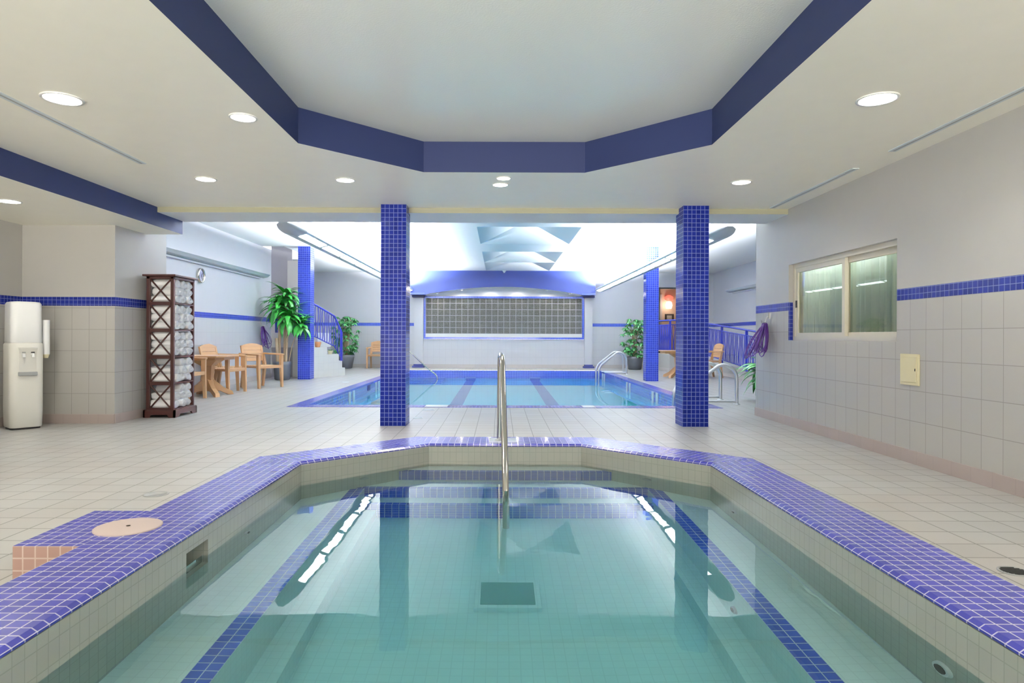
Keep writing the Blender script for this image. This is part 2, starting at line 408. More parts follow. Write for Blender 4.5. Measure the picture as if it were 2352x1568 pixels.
BM=MB(); BM.box(-3.93,XR,BY0,BY1,BZ,ZP+.05,1,{'f':0})
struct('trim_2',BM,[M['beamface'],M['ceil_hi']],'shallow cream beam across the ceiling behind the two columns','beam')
BH=MB(); BH.face([(-3.93,YB,ZS),(-3.93,8.08,ZS),(-3.93,8.08,ZP),(-3.93,YB,ZP)][::-1],0)
BH.face([(-3.93,8.08,ZS),(-5.5,8.08,ZS),(-5.5,8.08,ZP),(-3.93,8.08,ZP)],1)
BH.v=BH.v
struct('trim_3',BH,[M['bluepaint'],M['wall_up']],'blue side of the dropped bulkhead at upper left','trim')
LS=MB(); LS.face([(-5.5,YB,ZS),(-5.5,8.08,ZS),(-3.93,8.08,ZS),(-3.93,YB,ZS)],0)
struct('ceiling_alcove',LS,M['ceil'],'cream lower ceiling over the alcove','ceiling')
# pool ceiling with pyramid coffers
cx0,cx1=-.44,1.54
cof=[(12.3,14.6),(15.9,18.2),(18.2,20.5)]
PC=MB()
with_holes(PC,[(XPL,BY1-.02),(XPR,BY1-.02),(XPR,YF),(-6.0,YF),(-6.0,17.6),(-5.0,17.6),(-5.0,15.1),(XPL,15.1)],[[(cx0,12.3),(cx1,12.3),(cx1,14.6),(cx0,14.6)],[(cx0,15.9),(cx1,15.9),(cx1,20.5),(cx0,20.5)]],ZP,0,True)
struct('ceiling_pool',PC,M['ceil_hi'],'white high ceiling over the swimming pool','ceiling')
PY=MB()
for y0,y1 in cof:
    ap=((cx0+cx1)/2,(y0+y1)/2,ZP+.32); q=[(cx0,y0,ZP),(cx1,y0,ZP),(cx1,y1,ZP),(cx0,y1,ZP)]
    for i in range(4): PY.face([q[i],ap,q[(i+1)%4]],0)
struct('ceiling_coffers',PY,M['ceil_hi'],'pyramid shaped coffers in the middle of the pool ceiling','ceiling')

# ---------------------------------------------------------------- hot tub
hot=thing('hot_tub','octagonal sunken hot tub with a raised blue tiled rim in the foreground','hot tub',(TC,2.7,0))
OX,OY=TC,2.7
def loc(pts): return [(x-OX,y-OY) for x,y in pts]
ti,to=loc(tub_in),loc(tub_out)
cp=MB()
def seg_uv(a,b,pts):
    a=Vector(a);b=Vector(b);d=(b-a).normalized();n=Vector((-d.y,d.x))
    return [((Vector((p[0],p[1]))-a).dot(d),(Vector((p[0],p[1]))-a).dot(n)) for p in pts]
HC=.14
for i in range(8):
    a,b=ti[i],ti[(i+1)%8]; c,d=to[(i+1)%8],to[i]
    # bevelled nose toward the water
    a2=(a[0]+(d[0]-a[0])*.05,a[1]+(d[1]-a[1])*.05); b2=(b[0]+(c[0]-b[0])*.05,b[1]+(c[1]-b[1])*.05)
    pts=[a2,b2,c,d]; uv=seg_uv(a,b,pts)
    cp.face([(p[0],p[1],HC) for p in pts][::-1],0,uv=uv[::-1])
    pts=[a,b,b2,a2]
    cp.face([(a[0],a[1],HC-.012),(b[0],b[1],HC-.012),(b2[0],b2[1],HC),(a2[0],a2[1],HC)][::-1],0,uv=seg_uv(a,b,pts)[::-1])
    L=(Vector(b)-Vector(a)).length
    cp.face([(a[0],a[1],HC-.022),(b[0],b[1],HC-.022),(b[0],b[1],HC-.012),(a[0],a[1],HC-.012)],0,uv=[(0,0),(L,0),(L,.01),(0,.01)])
    L=(Vector(c)-Vector(d)).length
    cp.face([(c[0],c[1],0),(d[0],d[1],0),(d[0],d[1],HC),(c[0],c[1],HC)],1,uv=[(0,0),(L,0),(L,HC),(0,HC)])
# skimmer platform on the left
px0,px1,py0,py1=-1.985-OX,-1.70-OX,2.665-OY,3.206-OY
cp.box(px0,px1,py0,py1,0,HC-.001,1,{'t':0})
link('coping',cp,[M['blue_cope'],M['pink_tile']],hot)
# basin walls (skimmer mouth cut in the left wall)
bs=MB(); ZB=-.90
for i in range(8):
    a,b=ti[i],ti[(i+1)%8]
    if i==7:   # left wall, running from near to far
        x=a[0]; y0,y1=2.83-OY,3.04-OY; z0,z1=-.12,.055
        def lq(ya,yb,za,zb): bs.face([(x,ya,za),(x,yb,za),(x,yb,zb),(x,ya,zb)],0)
        lq(a[1],y0,ZB,HC-.02); lq(y1,b[1],ZB,HC-.02); lq(y0,y1,ZB,z0); lq(y0,y1,z1,HC-.02)
        xx=x-.22
        bs.face([(x,y0,z0),(xx,y0,z0),(xx,y0,z1),(x,y0,z1)],0); bs.face([(x,y1,z0),(x,y1,z1),(xx,y1,z1),(xx,y1,z0)],0)
        bs.face([(x,y0,z1),(xx,y0,z1),(xx,y1,z1),(x,y1,z1)],0); bs.face([(x,y0,z0),(x,y1,z0),(xx,y1,z0),(xx,y0,z0)],0)
        bs.face([(xx,y0,z0),(xx,y1,z0),(xx,y1,z1),(xx,y0,z1)],0)
        continue
    bs.face([(a[0],a[1],ZB),(b[0],b[1],ZB),(b[0],b[1],HC-.02),(a[0],a[1],HC-.02)],0)
bs.face([(x,y,ZB) for x,y in ti][::-1],1)
link('basin',bs,[M['tubwall'],M['tubfloor']],hot)
# benches either side, with blue edge tiles
BZt=-.385
bxl,bxr=-.985-OX,1.085-OX
for nm,sgn,xe in (('bench',-1,bxl),('bench',1,bxr)):
    b=MB(); xw=sgn*1.40
    ya,yb=.95-OY,4.82-OY
    yd=4.465-OY+(1.40-abs(xe))*.972
    xs=xe-sgn*0.0; xi=xe-sgn*.0
    ed=xe; inn=xe+sgn*.10
    poly=[(inn,ya),(xw,ya),(xw,4.465-OY),(inn,4.465-OY+(1.40-abs(inn))*.972)]
    b.face([(x,y,BZt) for x,y in poly],0)
    st=[(ed,ya),(inn,ya),(inn,4.465-OY+(1.40-abs(inn))*.972),(ed,min(yb,yd))]
    b.face([(x,y,BZt) for x,y in st],1,uv=[(y,x-ed) for x,y in st])
    b.face([(ed,ya,ZB),(ed,min(yb,yd),ZB),(ed,min(yb,yd),BZt),(ed,ya,BZt)],2)
    # low foot ledge
    f=ed-sgn*.12
    b.box(min(ed,f),max(ed,f),ya,yb-.1,ZB,ZB+.16,2)
    link(nm,b,[M['tubfloor'],M['blue_tub'],M['tubfloor']],hot)
# entry steps at the far end
def step(y0,y1,x0,x1,zt,zb):
    s=MB(); y0-=OY; y1-=OY; x0-=OX; x1-=OX
    s.face([(x0,y0+.05,zt),(x1,y0+.05,zt),(x1,y1,zt),(x0,y1,zt)],0)
    s.face([(x0,y0,zt),(x1,y0,zt),(x1,y0+.05,zt),(x0,y0+.05,zt)],1)
    s.face([(x0,y0,zb),(x1,y0,zb),(x1,y0,zt),(x0,y0,zt)],1)
    return link('step',s,[M['tubfloor'],M['blue_tub']],hot)
step(5.03,5.235,-.80,.89,-.10,-.376)
step(4.77,5.03,-1.05,1.14,-.376,-.62)
step(4.59,4.77,-.985,1.085,-.62,-.90)
def jet(x,y,z,nx,r,dark):
    j=MB(); j.tube([(x-OX,y-OY,z),(x-OX+nx*.012,y-OY,z)],[r,r*.9],16,0)
    o=link('jet',j,M['plastic_w'] if not dark else M['grey'],hot)
    k=MB(); k.tube([(x-OX+nx*.012,y-OY,z),(x-OX+nx*.016,y-OY,z)],r*.6,12,0); link('jet_nozzle',k,M['dark'],o)
jet(1.445,2.12,-.15,-1,.045,False); jet(1.445,4.0,-.2,-1,.03,True); jet(-1.355,3.5,-.13,1,.025,True)
jet(1.085,3.0,-.62,-1,.03,True); jet(1.085,2.25,-.62,-1,.03,True)
for sx in (-1,1):
    t=.45; x=TC+sx*(1.40-.79*t); y=4.465+.768*t; n=Vector((-sx*.7,-.7,0))
    j=MB(); p=Vector((x-OX,y-OY,-.13)); j.tube([p,p+n*.02],.035,14,0); link('jet',j,M['grey'],hot)
sk=MB(); sk.lathe([(.139,HC-.001),(.139,HC+.004),(.132,HC+.006),(.0,HC+.006)],-1.664-OX,2.93-OY,36)
o=link('skimmer_lid',sk,M['lid'],hot); k=MB(); k.lathe([(.009,HC+.0062),(.009,HC+.008),(0,HC+.008)],-1.664-OX,2.93-OY,10); link('lid_hole',k,M['soil'],o)
dr=MB(); dr.box(-.17,.17,3.26-OY,3.56-OY,ZB,ZB+.05,0); dr.box(-.14,.14,3.29-OY,3.53-OY,ZB+.05,ZB+.055,1)
o=link('drain_cover',dr,[M['tubfloor'],M['grate']],hot,bevel=.008)
tw=MB(); tw.prism([(x+(x-TC)*.02,y+(y-2.7)*.012) for x,y in tub_in][::-1],-.96,WT)
o=link('hot_tub_water',tw,M['tubwater']); tag(o,'still greenish water filling the hot tub','water',kind='stuff')

# ---------------------------------------------------------------- swimming pool
pool=thing('swimming_pool','rectangular swimming pool with blue tiled edge at the far end of the room','swimming pool',(.075,14.4,0))
OX,OY=.075,14.4
c=MB()
cx=[(-3.0,PX0,9.2,PY1),(PX1,3.15,9.2,PY1)]
for x0,x1,y0,y1 in cx: c.box(x0-OX,x1-OX,y0-OY,y1-OY,-.04,.006,0)
c.box(PX0-OX,PX1-OX,9.2-OY,PY0-OY,-.04,.006,0)
link('coping',c,M['blue_cope'],pool)
for x0,x1 in ((-1.06,-.74),(1.18,1.36)):
    c=MB(); c.box(x0-OX,x1-OX,9.21-OY,PY0-OY,.0,.009,0); link('depth_marker',c,M['white'],pool)
p=MB(); ZPB=-1.35; zb=-.40
def pw(a,b):
    zt=0 if a[1]==b[1]==PY1 else -.039
    p.face([(a[0]-OX,a[1]-OY,zb),(b[0]-OX,b[1]-OY,zb),(b[0]-OX,b[1]-OY,zt),(a[0]-OX,a[1]-OY,zt)],1)
    p.face([(a[0]-OX,a[1]-OY,ZPB),(b[0]-OX,b[1]-OY,ZPB),(b[0]-OX,b[1]-OY,zb),(a[0]-OX,a[1]-OY,zb)],0)
pw((PX0,PY0),(PX0,PY1)); pw((PX0,PY1),(PX1,PY1)); pw((PX1,PY1),(PX1,PY0)); pw((PX1,PY0),(PX0,PY0))
p.face([(PX0-OX,PY0-OY,ZPB),(PX1-OX,PY0-OY,ZPB),(PX1-OX,PY1-OY,ZPB),(PX0-OX,PY1-OY,ZPB)],0)
link('basin',p,[M['poolshell'],M['blue_small']],pool)
for x in (-.86,1.05):
    l=MB(); l.box(x-.13-OX,x+.13-OX,PY0-OY+.3,PY1-OY,ZPB,ZPB+.006,0); l.box(x-.15-OX,x+.15-OX,PY1-.012-OY,PY1-.001-OY,ZPB,-.19,0)
    link('lane_line',l,M['lane'],pool)
l=MB(); l.box(PX0-OX,PX1-OX,17.4-OY,17.47-OY,ZPB,ZPB+.005,0); link('floor_line',l,M['lane'],pool)
for x,nx,ys in ((PX0,1,(12.1,14.7)),(PX1,-1,(12.15,14.7,18.3))):
    for y in ys:
        for dy in (0,.33):
            s=MB(); s.box(min(x,x+nx*.012)-OX,max(x,x+nx*.012)-OX,y+dy-OY,y+dy+.15-OY,-.62,-.04,0)
            link('toe_marker',s,M['white'],pool)
s=MB(); s.box(PX0-OX,PX0+.01-OX,13.85-OY,14.1-OY,-.16,-.04,0); link('skimmer_mouth',s,M['navy'],pool)
for k in range(4):
    s=MB(); x1=-1.55+.28*k*0; 
    y0=PY1-.35*(k+1); z=-.30-.24*k
    s.box(PX0-OX+.005,-1.6-OX,y0-OY,y0+.35-OY,z-.22,z,0,{'f':1}); s.box(PX0-OX+.005,-1.6-OX,y0-OY,y0+.06-OY,z,z+.004,1)
    link('step',s,[M['poolshell'],M['blue_small']],pool)
pwm=MB(); pwm.prism([(PX0-.03,PY0-.03),(PX1+.03,PY0-.03),(PX1+.03,PY1+.03),(PX0-.03,PY1+.03)],ZPB-.06,WP)
o=link('pool_water',pwm,M['poolwater']); tag(o,'clear turquoise water in the swimming pool','water',kind='stuff')

# ---------------------------------------------------------------- tiled columns
def column(x0,x1,y0,y1,z1,label):
    t=thing('tiled_column',label,'column',((x0+x1)/2,(y0+y1)/2,0)); t['kind']='thing'
    m=MB(); hx,hy=(x1-x0)/2,(y1-y0)/2
    def f(a,b,L):
        m.face([(a[0],a[1],0),(b[0],b[1],0),(b[0],b[1],z1),(a[0],a[1],z1)],0,uv=[(0,0),(.291,0),(.291,z1),(0,z1)])
    q=[(-hx,-hy),(hx,-hy),(hx,hy),(-hx,hy)]
    for i in range(4): f(q[i],q[(i+1)%4],0)
    link('tiled_shaft',m,M['blue'],t)
    return t
column(-1.332,-1.047,7.285,7.585,ZC,'near blue tiled column left of the hot tub handrail')
column(2.047,2.335,7.30,7.60,ZC,'near blue tiled column on the right, beside the window wall')
column(-4.66,-4.375,15.06,15.38,ZP,'far blue tiled column beside the curved stairs')
column(3.325,3.61,14.85,15.13,ZP,'far blue tiled column right of the swimming pool')

# ---------------------------------------------------------------- ceiling lamps
def downlight(x,y,z,r,label,power=None,real=True):
    t=thing('ceiling_downlight',label,'ceiling light',(x,y,z),0,'round downlights in the cream ceiling')
    m=MB(); m.lathe([(r*1.17,0),(r*1.17,-.006),(r*1.02,-.008),(r*.98,-.002)],seg=36); link('trim_ring',m,M['white'],t)
    m=MB(); m.lathe([(r,-.0035),(0,-.0035)],seg=36); link('lens',m,M['lens'],t)
    area('bulb',(0,0,-.012),(r*1.8,r*1.8),DL_W if power is None else power,(1,.945,.85),parent=t,shape='DISK',spread=math.radians(130))
    return t
downlight(-2.727,4.063,ZC,.102,'large glowing round downlight at the far left of the cream ceiling')
downlight(-1.735,4.40,ZC,.078,'round downlight beside the left edge of the blue ceiling recess')
downlight(-2.77,6.14,ZC,.085,'leftmost round downlight in the row before the beam')
downlight(-1.462,6.154,ZC,.08,'round downlight above and left of the near left column')
downlight(.03,6.06,ZC,.06,'small downlight centred just behind the blue recess')
downlight(.0,6.32,ZC,.07,'second small downlight right behind the central one, nearer the beam',8)
downlight(2.283,6.185,ZC,.082,'round downlight in front of the near right column')
downlight(2.32,4.02,ZC,.103,'large glowing round downlight on the right side of the cream ceiling')
downlight(-4.59,6.1,ZS,.09,'downlight cut by the left frame edge in the lower alcove ceiling')
# unseen continuation of the same lamps toward and behind the photographer
for i,(x,y) in enumerate(((2.2,2.3),(-2.6,1.7),(2.2,.2),(-2.6,-.6),(0,-1.9),(-4.6,2.6))):
    t=downlight(x,y,ZC if x>-4 else ZS,.10,['round downlight beyond the top right edge of the frame','round downlight beyond the top left edge of the frame','round downlight overhead to the right of the photographer','round downlight overhead to the left of the photographer','round downlight before the added window opening behind the photographer','round downlight in the alcove ceiling beyond the left edge of the frame'][i])

def slot(y0,y1,x,label):
    t=thing('slot_diffuser',label,'air vent',(x,(y0+y1)/2,ZC)); L=(y1-y0)/2
    m=MB(); m.box(-.03,.03,-L,L,-.006,0,0); link('frame',m,M['fixlight'],t)
    m=MB(); m.box(-.005,.009,-L+.02,L-.02,-.0075,-.006,0); link('slot_opening',m,M['grey'],t)
slot(.8,5.59,-3.06,'long grey slot air diffuser in the ceiling at left')
slot(.8,5.14,3.08,'long slot air diffuser near the right wall, closer to the camera')
slot(5.66,7.4,3.08,'shorter slot air diffuser near the right wall above the window')

# linear lights over the pool
def linear(x,y0,y1,z,label,g):
    """g = +1 when the lit facet faces +x"""
    t=thing('linear_light',label,'ceiling light',(x,(y0+y1)/2,z),0,'long suspended light bars over the pool'); L=(y1-y0)/2
    pr=[(-.18,.06),(-.17,.035),(.0,.0),(.125,.035),(.145,.055),(.12,.10),(-.14,.10)]; pr=[(g*a,b) for a,b in pr]
    m=MB()
    for i in range(len(pr)):
        j=(i+1)%len(pr); m.face([(pr[i][0],-L+.62,pr[i][1]),(pr[i][0],L-.1,pr[i][1]),(pr[j][0],L-.1,pr[j][1]),(pr[j][0],-L+.62,pr[j][1])],0)
    m.face([(a,L-.1,b) for a,b in pr],0)
    link('housing',m,M['fixlight'],t)
    m=MB(); rr=[]
    for k in range(7):
        u=k/6; y=-L+.62-u*.62; q=max(.02,math.sqrt(max(0,1-u*u))); rr.append([(a*(.2+.8*q),y,.10+(b-.10)*q) for a,b in pr])
    m.grid(rr,0,True,True); m.face(rr[-1],0); link('end_cap',m,M['fix'],t)
    ys=-L+.66
    while ys<L-.3:
        ye=min(ys+1.07,L-.14)
        m=MB(); p=[(g*.012,ys,.001),(g*.12,ys,.0315),(g*.12,ye,.0315),(g*.012,ye,.001)]; q=[(a,b,c-.004) for a,b,c in p]
        m.face(q if g<0 else q[::-1],0)
        for i in range(4): j=(i+1)%4; m.face([p[i],p[j],q[j],q[i]],0)
        link('diffuser',m,M['panel'],t); ys+=1.2
    for yy in (-L+1.2,0,L-1.2):
        m=MB(); m.tube([(0,yy,.1),(0,yy,ZP-z)],.004,6); link('hanger',m,M['alu'],t)
    area('uplight_tube',(0,0,.115),(.16,2*L-.6),UP_W,(.91,.94,1),(PI,0,0),t,spread=math.radians(162))
linear(-2.85,8.55,20.45,2.40,'long light bar hanging over the left side of the pool',1)
linear(3.10,8.8,20.45,2.40,'long light bar hanging over the right side of the pool',-1)

def trough(x,y0,y1,z,nx,label,pw=60):
    t=thing('wall_uplight',label,'wall light',(x,(y0+y1)/2,z),0,'wall mounted uplight troughs'); L=(y1-y0)/2
    pr=[(0,.01),(nx*.10,.035),(nx*.16,.085),(nx*.145,.085),(nx*.02,.08),(0,.085)]
    m=MB(); 
    for i in range(len(pr)):
        j=(i+1)%len(pr); a,b=pr[i],pr[j]; m.face([(a[0],-L,a[1]),(a[0],L,a[1]),(b[0],L,b[1]),(b[0],-L,b[1])],0)
    m.face([(a,-L,b) for a,b in pr],0); m.face([(a,L,b) for a,b in pr][::-1],0)
    link('trough',m,M['fixlight'],t)
    m=MB(); m.box(min(0,nx*.04),max(0,nx*.04),-L+.3,L-.3,-.03,0,0); link('wall_bracket',m,M['fix'],t)
    area('tube',(nx*.08,0,.115),(.08,2*L-.2),pw,(.9,.94,1),(PI,0,0),t)
trough(XPL,9.2,15.2,2.33,1,'long pale uplight trough on the left wall above the clock',.6)
trough(-6.0,18.2,20.6,2.33,1,'uplight trough on the far left wall beyond the curved stairs',.6)
trough(XPR,14.5,19.6,2.33,-1,'uplight trough on the far right wall above the ramp railing',.6)

t=thing('stairwell_fill','added fill light high up in the stairwell behind the tall cane plant','ceiling light',(-5.7,16.3,4.19))  # added out of view to lighten the dark shaft
m=MB(); m.lathe([(.15,0),(.15,-.03),(.13,-.05),(0,-.05)],seg=24); link('lens',m,M['lens'],t)
area('bulb',(0,0,-.06),(.26,.26),12,(.9,.95,1),(0,0,0),t,'DISK')

# ---------------------------------------------------------------- far wall feature
gb=MB()
struct_parent=None
nb,nr=26,6; gx0,gx1,gz0,gz1=-2.39,2.65,1.095,2.27
bwid=(gx1-gx0)/nb; bh=(gz1-gz0)/nr
for i in range(nb):
    for j in range(nr):
        x0=gx0+i*bwid+.008; x1=gx0+(i+1)*bwid-.008; z0=gz0+j*bh+.008; z1=gz0+(j+1)*bh-.008; e=.012; yf=YF-.008; yb=YF
        q=[(x0,yb,z0),(x1,yb,z0),(x1,yb,z1),(x0,yb,z1)]; r=[(x0+e,yf,z0+e),(x1-e,yf,z0+e),(x1-e,yf,z1-e),(x0+e,yf,z1-e)]
        gb.face(r,0)
        for k in range(4): l=(k+1)%4; gb.face([q[k],q[l],r[l],r[k]],0)
gb.face([(gx0-.06,YF+.001,gz0-.06),(gx1+.06,YF+.001,gz0-.06),(gx1+.06,YF+.001,gz1+.03),(gx0-.06,YF+.001,gz1+.03)],1)
win2=struct('window_2',gb,[M['block'],M['greywall']],'wide grey glass block window in the middle of the far wall','window')
fm=MB(); y0=YF-.035; y1=YF+.001; X0,X1,Z0,Z1,w_=-2.46,2.72,.916,2.30,.065
fm.box(X0,X0+w_,y0,y1,Z0,Z1,0); fm.box(X1-w_,X1,y0,y1,Z0,Z1,0); fm.box(X0+w_,X1-w_,y0,y1,Z0,Z0+w_,0); fm.box(X0+w_,X1-w_,y0,y1,Z1-w_,Z1,0)
struct('trim_4',fm,M['blue_small'],'blue mosaic border round the glass block window','trim')
sl=MB(); sl.box(X0+w_,X1-w_,YF-.03,YF,Z0+w_,gz0,0); struct('trim_5',sl,M['white'],'white sill under the glass block window','trim')
# arched fascia
fa=MB(); FX0,FX1=-2.81,3.0; ax0,ax1=-2.36,2.58; zb0,zpk=2.315,2.565; fy0,fy1=20.5,YF-.001; N=28
arch=[]
for k in range(N+1):
    u=k/N; x=ax0+(ax1-ax0)*u; arch.append((x,zb0+(zpk-zb0)*math.sin(PI*u)**.9 if 0<k<N else zb0))
for k in range(N):
    (xa,za),(xb,zc)=arch[k],arch[k+1]
    fa.face([(xa,fy0,za),(xb,fy0,zc),(xb,fy0,ZP),(xa,fy0,ZP)],0)
    fa.face([(xa,fy0,za),(xa,fy1,za),(xb,fy1,zc),(xb,fy0,zc)],1,True)
for x0,x1 in ((FX0,ax0),(ax1,FX1)):
    fa.face([(x0,fy0,zb0+.06),(x1,fy0,zb0+.06),(x1,fy0,ZP),(x0,fy0,ZP)],0)
    fa.face([(x0,fy0-.05,zb0),(x1,fy0-.05,zb0),(x1,fy0,zb0+.06),(x0,fy0,zb0+.06)],0)
    fa.face([(x0,fy1,zb0),(x1,fy1,zb0),(x1,fy0-.05,zb0),(x0,fy0-.05,zb0)],0)
fa.face([(FX0,fy1,zb0),(FX0,fy0,zb0),(FX0,fy0,ZP),(FX0,fy1,ZP)],0); fa.face([(FX1,fy0,zb0),(FX1,fy1,zb0),(FX1,fy1,ZP),(FX1,fy0,ZP)],0)
struct('trim_6',fa,[M['fascia'],M['white']],'blue arched fascia over the glass block window','trim')
for k,x in enumerate((-2.0,-1.22,-.3,.57,1.49,2.25)):
    u=(x-ax0)/(ax1-ax0); z=zb0+(zpk-zb0)*math.sin(PI*u)**.9
    nm=['first','second','third','fourth','fifth','sixth'][k]
    t=thing('arch_spotlight','%s small spotlight from the left under the blue arch'%nm,'spotlight',(x,20.78,z-.01),0,'small spotlights under the arched fascia')
    m=MB(); m.lathe([(.06,.03),(.055,-.01),(.045,-.012)],seg=16); link('trim_ring',m,M['white'],t)
    m=MB(); m.lathe([(.045,-.006),(0,-.006)],seg=16); link('lens',m,M['lens'],t)
    area('bulb',(0,.03,-.02),(.07,.07),5,(1,.9,.75),(math.radians(-12),0,0),t,'DISK')
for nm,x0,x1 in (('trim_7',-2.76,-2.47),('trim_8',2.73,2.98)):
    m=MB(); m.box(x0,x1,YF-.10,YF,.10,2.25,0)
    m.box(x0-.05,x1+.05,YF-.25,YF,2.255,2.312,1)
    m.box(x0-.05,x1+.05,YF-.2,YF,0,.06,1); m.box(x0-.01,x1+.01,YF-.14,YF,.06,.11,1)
    struct(nm,m,[M['pool_lit_up'],M['navy']],'white pilaster with navy cap and foot at the %s of the glass block window'%('left' if nm=='trim_7' else 'right'),'pilaster')
t=thing('sprinkler_head','small white sprinkler fitting at the top centre of the blue arch','sprinkler',(.13,20.44,ZP)); 
m=MB(); m.lathe([(.06,0),(.06,-.02),(.03,-.04),(.03,-.07),(0,-.07)],seg=14); link('fitting',m,M['white'],t)

# ---------------------------------------------------------------- landing, ramp, doorway at the right
rp=MB()
for (x0,x1,ya,yb,za,zb_) in ((5.83,XPR,12.4,19.1,0,.48),(4.97,XPR,19.1,YF,.5,.5)):
    rp.face([(x0,ya,za),(x1,ya,za),(x1,yb,zb_),(x0,yb,zb_)],0)
    rp.face([(x0,yb,0),(x0,ya,0),(x0,ya,za),(x0,yb,zb_)],1)
    rp.face([(x0,ya,0),(x1,ya,0),(x1,ya,za),(x0,ya,za)],1)
rp.face([(4.7,YF,0),(4.97,19.1,0),(4.97,19.1,.5),(4.7,YF,.5)],1); rp.face([(4.97,19.1,.5),(4.97,YF,.5),(4.7,YF,.5)],0)
struct('floor_landing',rp,[M['stair'],M['wall_up']],'raised white landing and ramp at the far right','landing')
baseboard('baseboard_ramp',[((5.83,19.1),(5.83,12.6)),((4.97,19.1),(5.83,19.1)),((4.7,YF),(4.97,19.1))],'pale tile base along the ramp side',h=.09,mat='pale_base')
hl=MB(); x0,x1,ya,yb,za,zb_=4.9,6.5,YF+.02,23.6,.5,2.85
hl.face([(x0,ya,za),(x1,ya,za),(x1,yb,za),(x0,yb,za)],0); hl.face([(x0,ya,zb_),(x0,yb,zb_),(x1,yb,zb_),(x1,ya,zb_)],0)
hl.face([(x0,yb,za),(x1,yb,za),(x1,yb,zb_),(x0,yb,zb_)],0); hl.face([(x0,ya,za),(x0,yb,za),(x0,yb,zb_),(x0,ya,zb_)],0); hl.face([(x1,yb,za),(x1,ya,za),(x1,ya,zb_),(x1,yb,zb_)],0)
struct('wall_hallway',hl,M['hallwall'],'beige hallway wall seen through the far doorway','wall')
df=MB(); e=.05
df.box(DX0-.0,DX0+e,YF-.03,YF+.1,DZ0,DZ1,0); df.box(DX1-e,DX1,YF-.03,YF+.1,DZ0,DZ1,0); df.box(DX0,DX1,YF-.03,YF+.1,DZ1-e,DZ1,0); df.box(DX0,DX1,YF-.03,YF+.1,DZ0,DZ0+.05,0)
struct('door_1',df,M['dark'],'dark framed open doorway at the far right of the pool hall','doorway')
d=thing('hallway_door','grey hallway door seen through the dark framed doorway','door',(5.5,23.54,.5)); d['kind']='thing'
m=MB(); m.box(-.38,.35,0,.04,0,2.05,0); link('door_leaf',m,M['greywall'],d,bevel=.01)
m=MB(); m.tube([(.26,-.06,1.0),(.18,-.06,1.0)],.01,8); m.tube([(.26,0,1.0),(.26,-.06,1.0)],.01,8); link('handle',m,M['steel'],d)
t=thing('wall_sconce','glowing warm lamp with a red top on the hallway wall','wall lamp',(6.08,23.5,2.15))
m=MB(); m.lathe([(.09,-.12),(.12,0),(.09,.12),(.03,.14)],seg=20); link('lamp_glass',m,M['warm'],t)
m=MB(); m.lathe([(.02,.14),(.14,.2),(.15,.3),(.05,.36),(0,.36)],seg=20); link('red_shade',m,M['redlamp'],t)
m=MB(); m.box(-.05,.05,.02,.1,-.08,.08,0); link('wall_plate',m,M['steel'],t)
l=bpy.data.lights.new('bulb','POINT'); l.energy=9; l.color=(1,.75,.55); l.shadow_soft_size=.1; o=bpy.data.objects.new('bulb',l); C.objects.link(o); o.parent=t; o.location=(-.2,-.35,0)
t=thing('notice_frame','small dark framed notice on the hallway wall below the lamp','notice',(6.12,23.58,1.72))
m=MB(); m.box(-.16,.16,0,.02,-.12,.12,0); link('frame',m,M['dark'],t); m=MB(); m.box(-.09,.09,-.004,0,-.07,.07,0); link('paper',m,M['grey'],t)

# railings ---------------------------------------------------------------
def baluster(m,p,q,wav,side,r=.011):
    p=Vector(p);q=Vector(q); pts=[]
    for k in range(9):
        u=k/8; a=p.lerp(q,u); s=math.sin(2*PI*u)*wav
        pts.append(a+side*s)
    m.tube(pts,r,5,0)
def railing(name,label,path,zt,zb,posts,spacing,loc,double=True,cat='railing'):
    """path: plan points; zt/zb: rail heights at each"""
    t=thing(name,label,cat,loc); L=Vector(loc)
    P=[Vector((x,y,0)) for x,y in path]
    top=[P[i]+Vector((0,0,zt[i]))-L for i in range(len(P))]; bot=[P[i]+Vector((0,0,zb[i]))-L for i in range(len(P))]
    m=MB(); m.tube(top,.024,8); link('top_rail',m,M['rail'],t)
    m=MB(); m.tube(bot,.014,6); link('bottom_rail',m,M['rail'],t)
    if double:
        m=MB(); m.tube([a-Vector((0,0,.13)) for a in top],.014,6); link('middle_rail',m,M['rail'],t)
    for (i,zf) in posts:
        m=MB(); p=P[i]-L; m.box(p.x-.026,p.x+.026,p.y-.026,p.y+.026,zf-L.z,zt[i]-L.z,0); link('post',m,M['rail'],t)
    n=0
    for i in range(len(P)-1):
        a,b=P[i],P[i+1]; D_=(b-a).length; k=max(1,int(D_/spacing)); side=(b-a).normalized()
        for j in range(k):
            u=(j+.5)/k; pt=top[i].lerp(top[i+1],u); pb=bot[i].lerp(bot[i+1],u)
            if double: pt=pt-Vector((0,0,.13))
            m=MB(); baluster(m,pb,pt,(0,.02,-.02)[n%3],side); link('baluster',m,M['rail'],t); n+=1
    return t
ys=[12.3,13.8,15.3,17.0,19.05]
fz=lambda y: max(0,(y-12.4)*.0716)
railing('ramp_railing','blue metal railing with wavy bars down the ramp at right',[(5.78,y) for y in ys],[fz(y)+.97 for y in ys],[fz(y)+.09 for y in ys],[(i,fz(y)) for i,y in enumerate(ys)],.095,(5.78,15.6,0))
railing('landing_railing','blue metal railing round the raised landing by the far doorway',[(4.74,20.95),(4.99,19.14),(5.70,19.14)],[1.5,1.5,1.5],[.6,.6,.6],[(0,.5),(1,.5)],.05,(5.0,19.14,.5))

